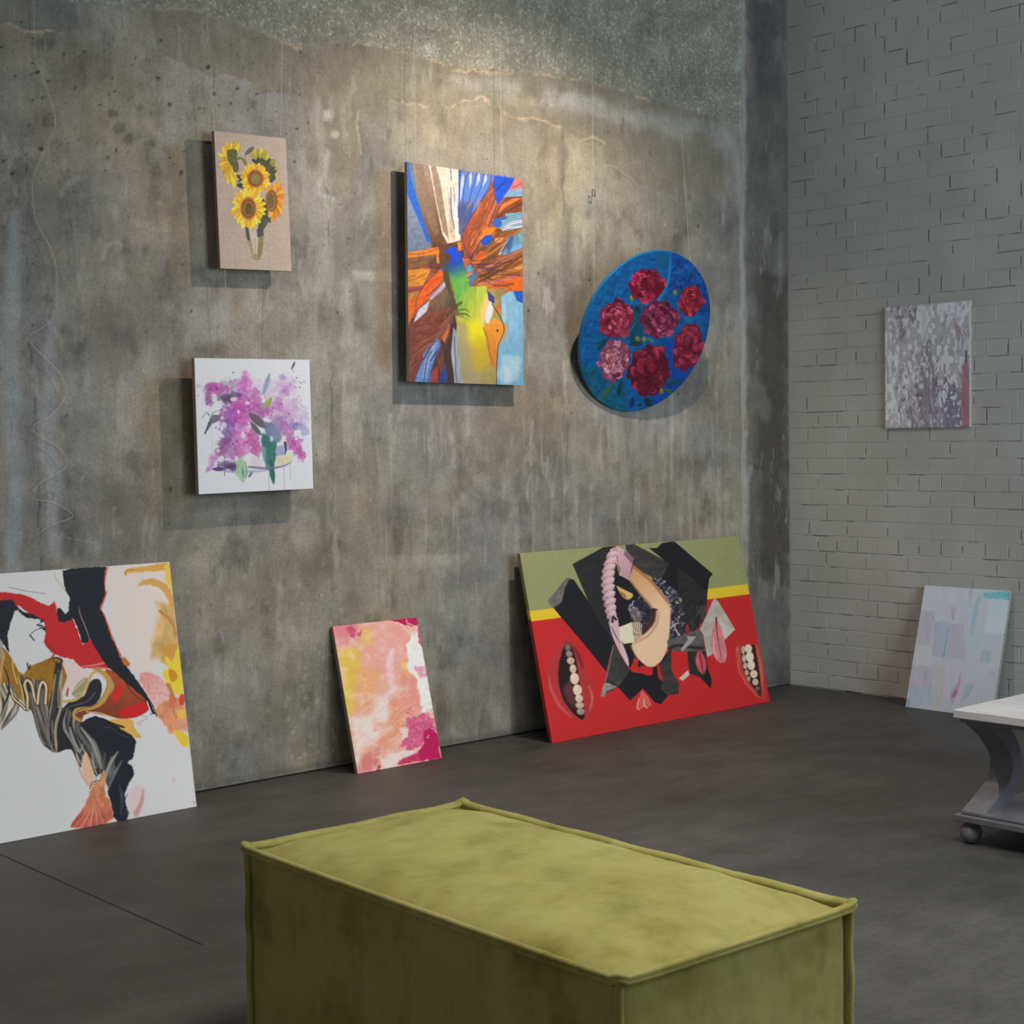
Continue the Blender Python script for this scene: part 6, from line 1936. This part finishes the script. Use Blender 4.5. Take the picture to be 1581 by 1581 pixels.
# ---- velvet pouf in front
def velvet():
    m, N, L, b = mat_new('olive_velvet', 0.75, spec=0.15)
    v = coords(N, L)
    n1 = noise(N, L, v, 5.5, 6, 0.62)
    vs = coords(N, L, (9, 9, 3.2))
    n2 = noise(N, L, vs, 1.6, 6, 0.66)
    r1 = ramp(N, [(0.28, lin4((112, 101, 45))), (0.45, lin4((141, 131, 70))), (0.70, lin4((152, 144, 86)))])
    L.new(n1, r1.inputs[0])
    r2 = ramp(N, [(0.36, (0.86,) * 3), (0.50, (1.02,) * 3), (0.66, (1.08,) * 3)])
    L.new(n2, r2.inputs[0])
    c = mixc(N, L, 1.0, r1.outputs[0], r2.outputs[0], 'MULTIPLY')
    L.new(c, b.inputs['Base Color'])
    b.inputs['Sheen Weight'].default_value = 0.8
    b.inputs['Sheen Roughness'].default_value = 0.35
    b.inputs['Sheen Tint'].default_value = lin4((206, 200, 130))
    n3 = noise(N, L, v, 900, 2, 0.5)
    ad = nd(N, 'ShaderNodeMath', operation='MULTIPLY_ADD', i_1=0.25)
    L.new(n3, ad.inputs[0])
    L.new(n1, ad.inputs[2])
    bump(N, L, b, ad.outputs[0], 0.5, 0.01)
    return m


def build_pouf():
    Q = [hit(*p, 2, .45) for p in ((365, 1305), (957, 1513), (1334, 1392), (712, 1237))]
    c = sum(Q) / 4
    rot = -(math.radians(1.5) + math.radians(2.2)) / 2
    W, Ln, H = 0.678, 1.278, 0.45
    root = empty('pouf', (c[0], c[1], 0), rot)
    tag(root, 'olive green velvet bench pouf with piped edges in the foreground', 'pouf')
    vel = velvet()
    a, b_ = W / 2 - .011, Ln / 2 - .011
    # cushioned top
    nx, ny = 90, 160
    u, v = np.meshgrid(np.linspace(-1, 1, nx), np.linspace(-1, 1, ny))
    wr = (fbm(u * 400, v * 760, 90, 90, 4, 5) - .5)
    dome = 0.040 * (1 - np.abs(u) ** 6) * (1 - np.abs(v) ** 10)
    dome = dome + 0.006 * (1 - u * u) * (1 - v * v) + wr * .010 * np.clip(np.maximum(np.abs(u), np.abs(v)) * 2 - .9, .25, 1) * (1 - np.maximum(np.abs(u), np.abs(v)) ** 12)
    V = np.stack([(u * a).ravel(), (v * b_).ravel(), (H - .019 + dome).ravel()], 1)
    me = grid_mesh('top_cushion', V, ny, nx)
    me.flip_normals()
    link('top_cushion', me, vel, root)
    # sides
    nz = 60

    def side(p0, p1, nrm, seed):
        n = int(max(40, np.linalg.norm(np.array(p1) - p0) / .011))
        s, z = np.meshgrid(np.linspace(0, 1, n), np.linspace(0, 1, nz))
        bl = .010 * (1 - np.abs(2 * s - 1) ** 6) * (1 - np.abs(2 * z - 1) ** 6)
        bl = bl + (fbm(s * n * 11, z * 430 * .6, 60, 80, 4, seed) - .5) * .007 * np.clip(z * 1.6 - .3, .15, 1) * (1 - np.abs(2 * s - 1) ** 10) * (1 - np.abs(2 * z - 1) ** 10)
        bl = bl - .011
        X = p0[0] + (p1[0] - p0[0]) * s + nrm[0] * bl
        Yy = p0[1] + (p1[1] - p0[1]) * s + nrm[1] * bl
        Z = .004 + z * (H - .012 - .004)
        me = grid_mesh('side_panel', np.stack([X.ravel(), Yy.ravel(), Z.ravel()], 1), nz, n)
        link('side_panel', me, vel, root)
    side((-a, b_), (-a, -b_), (-1, 0), 3)
    side((-a, -b_), (a, -b_), (0, -1), 13)
    side((a, -b_), (a, b_), (1, 0), 23)
    side((a, b_), (-a, b_), (0, 1), 33)
    box('base_board', (-a + .01, -b_ + .01, 0.0), (a - .01, b_ - .01, .012), plain('black_base_cloth', (30, 29, 28)), root)
    # piping: flat double welt around the top and down the corners
    prof = [(-.008, -.004), (-.001, -.0065), (.005, -.0075), (.010, -.0055), (.0112, -.0015), (.0085, .0008), (.0108, .0035), (.0085, .0078), (.003, .0085), (-.003, .0065), (-.009, .003)]
    prof = [(x * 1.25, y * 1.25) for x, y in prof]
    r = .012
    pts = []
    rs = np.random.RandomState(4)
    for (cx, cy, a0) in ((-a, -b_, 180), (a, -b_, 270), (a, b_, 0), (-a, b_, 90)):
        sx, sy = (1 if cx > 0 else -1), (1 if cy > 0 else -1)
        for k in range(5):
            t = math.radians(a0 + k * 22.5)
            up = .008 * (1 - abs(k - 2) / 2.2)
            pts.append((cx - sx * r + (r + up * .4) * math.cos(t), cy - sy * r + (r + up * .4) * math.sin(t), H - .008 + up))
        # straight run to the next corner with a little wave
        nxt = {(-1, -1): (a, -b_), (1, -1): (a, b_), (1, 1): (-a, b_), (-1, 1): (-a, -b_)}[(sx, sy)]
        d = np.array(nxt) - np.array((cx, cy))
        ln = np.linalg.norm(d)
        d = d / ln
        o = np.array((d[1], -d[0]))
        m_ = int(ln / .03)
        for k in range(1, m_):
            s = .03 + (ln - .06) * k / m_
            wv = .0016 * math.sin(s * 23 + cx * 9) + rs.uniform(-.0006, .0006)
            sag = -.006 * (1 - (2 * s / ln - 1) ** 8)
            p = np.array((cx, cy)) + d * s + o * wv
            pts.append((p[0], p[1], H - .006 + sag * .6 + wv * .6))
    link('top_piping', tube_mesh('top_piping', pts, 0, prof=prof, closed=True), vel, root, True)
    for (sx, sy) in ((-1, -1), (1, -1), (1, 1), (-1, 1)):
        P = [(sx * (a - .003 + .0012 * math.sin(k * .9)), sy * (b_ - .003 + .0012 * math.cos(k * .7)), H - .006 - (H - .02) * k / 24) for k in range(25)]
        link('corner_piping', tube_mesh('corner_piping', P, .0085, 10), vel, root, True)
    return root


build_pouf()


# ---- coffee table at the right edge
def build_table():
    root = empty('coffee_table', (4.712, 2.958, 0))
    tag(root, 'low table with whitewashed wood top and grey curved legs at the right edge', 'table')
    W, D = 1.15, 0.66                               # along +x and along -y
    m, N, L, b = mat_new('whitewashed_wood', 0.45)
    v = coords(N, L, (14, 1.2, 14))
    n = noise(N, L, v, 3.0, 6, 0.6)
    r = ramp(N, [(0.3, lin4((186, 180, 178))), (0.55, lin4((206, 202, 200))), (0.7, lin4((216, 213, 212)))])
    L.new(n, r.inputs[0])
    L.new(r.outputs[0], b.inputs['Base Color'])
    bump(N, L, b, n, 0.15, 0.002)
    grey = plain('grey_furniture_paint', (104, 101, 106), 0.38, 30.0, 0.06)
    box('table_top', (0, -D, .431), (W, 0, .46), m, root, .0025)
    box('apron', (.016, -D + .016, .415), (W - .016, -.016, .431), grey, root, .002)
    box('lower_shelf', (0, -D, .077), (W, 0, .100), grey, root, .003)
    box('shelf_moulding', (.018, -D + .018, .100), (W - .018, -.018, .112), grey, root, .004, 2)
    prof = [(.030, .415), (.044, .408), (.107, .369), (.161, .324), (.193, .283), (.200, .256), (.196, .223), (.169, .189), (.122, .161), (.067, .135), (.020, .112)]
    outer = [np.array(p) for p in catmull(prof, 5)]
    inner = []
    for i, p in enumerate(outer):
        t = outer[min(i + 1, len(outer) - 1)] - outer[max(i - 1, 0)]
        t = t / np.linalg.norm(t)
        nn = np.array([-t[1], t[0]])
        if nn[0] < 0:
            nn = -nn
        th = .060
        qv = p + nn * th
        qv[1] = min(max(qv[1], .112), .415)
        inner.append(qv)
    inner[0], inner[-1] = np.array([outer[0][0] + .12, .415]), np.array([outer[-1][0] + .105, .112])
    for (fx, fy) in ((0, 0), (1, 0), (0, 1), (1, 1)):
        V, Fc = [], []
        n_ = len(outer)
        for y in (-.020, -.108):
            for ring in (outer, inner):
                for p in ring:
                    V.append(((W - p[0]) if fx else p[0], (-D - y) if fy else y, p[1]))
        for i in range(n_ - 1):
            Fc += [(i, i + 1, n_ + i + 1, n_ + i), (2 * n_ + i, 3 * n_ + i, 3 * n_ + i + 1, 2 * n_ + i + 1),
                   (i, 2 * n_ + i, 2 * n_ + i + 1, i + 1), (n_ + i, n_ + i + 1, 3 * n_ + i + 1, 3 * n_ + i)]
        Fc += [(0, n_, 3 * n_, 2 * n_), (n_ - 1, 3 * n_ - 1, 4 * n_ - 1, 2 * n_ - 1)]
        bm = bmesh.new()
        me = mesh_py('leg', V, Fc)
        bm.from_mesh(me)
        link('leg', bm_mesh('leg', bm), grey, root)
        # turned ball foot with a short neck
        bm = bmesh.new()
        S, pr = 24, [(0.0, 0.0)] + [(.0375 * math.sin(t), .0375 - .0375 * math.cos(t)) for t in np.linspace(.25, 2.75, 12)] + [(.0165, .074), (.0165, .078), (0, .078)]
        rings = []
        cx, cy = (W - .042 if fx else .042), (-D + .042 if fy else -.042)
        for (rr, z) in pr:
            rings.append([bm.verts.new((cx + rr * math.cos(2 * math.pi * k / S), cy + rr * math.sin(2 * math.pi * k / S), z)) for k in range(S)] if rr > 0 else [bm.verts.new((cx, cy, z))])
        for A_, B_ in zip(rings[:-1], rings[1:]):
            for k in range(S):
                if len(A_) == 1:
                    bm.faces.new((A_[0], B_[(k + 1) % S], B_[k]))
                elif len(B_) == 1:
                    bm.faces.new((A_[k], A_[(k + 1) % S], B_[0]))
                else:
                    bm.faces.new((A_[k], A_[(k + 1) % S], B_[(k + 1) % S], B_[k]))
        link('ball_foot', bm_mesh('ball_foot', bm), grey, root, True)


build_table()
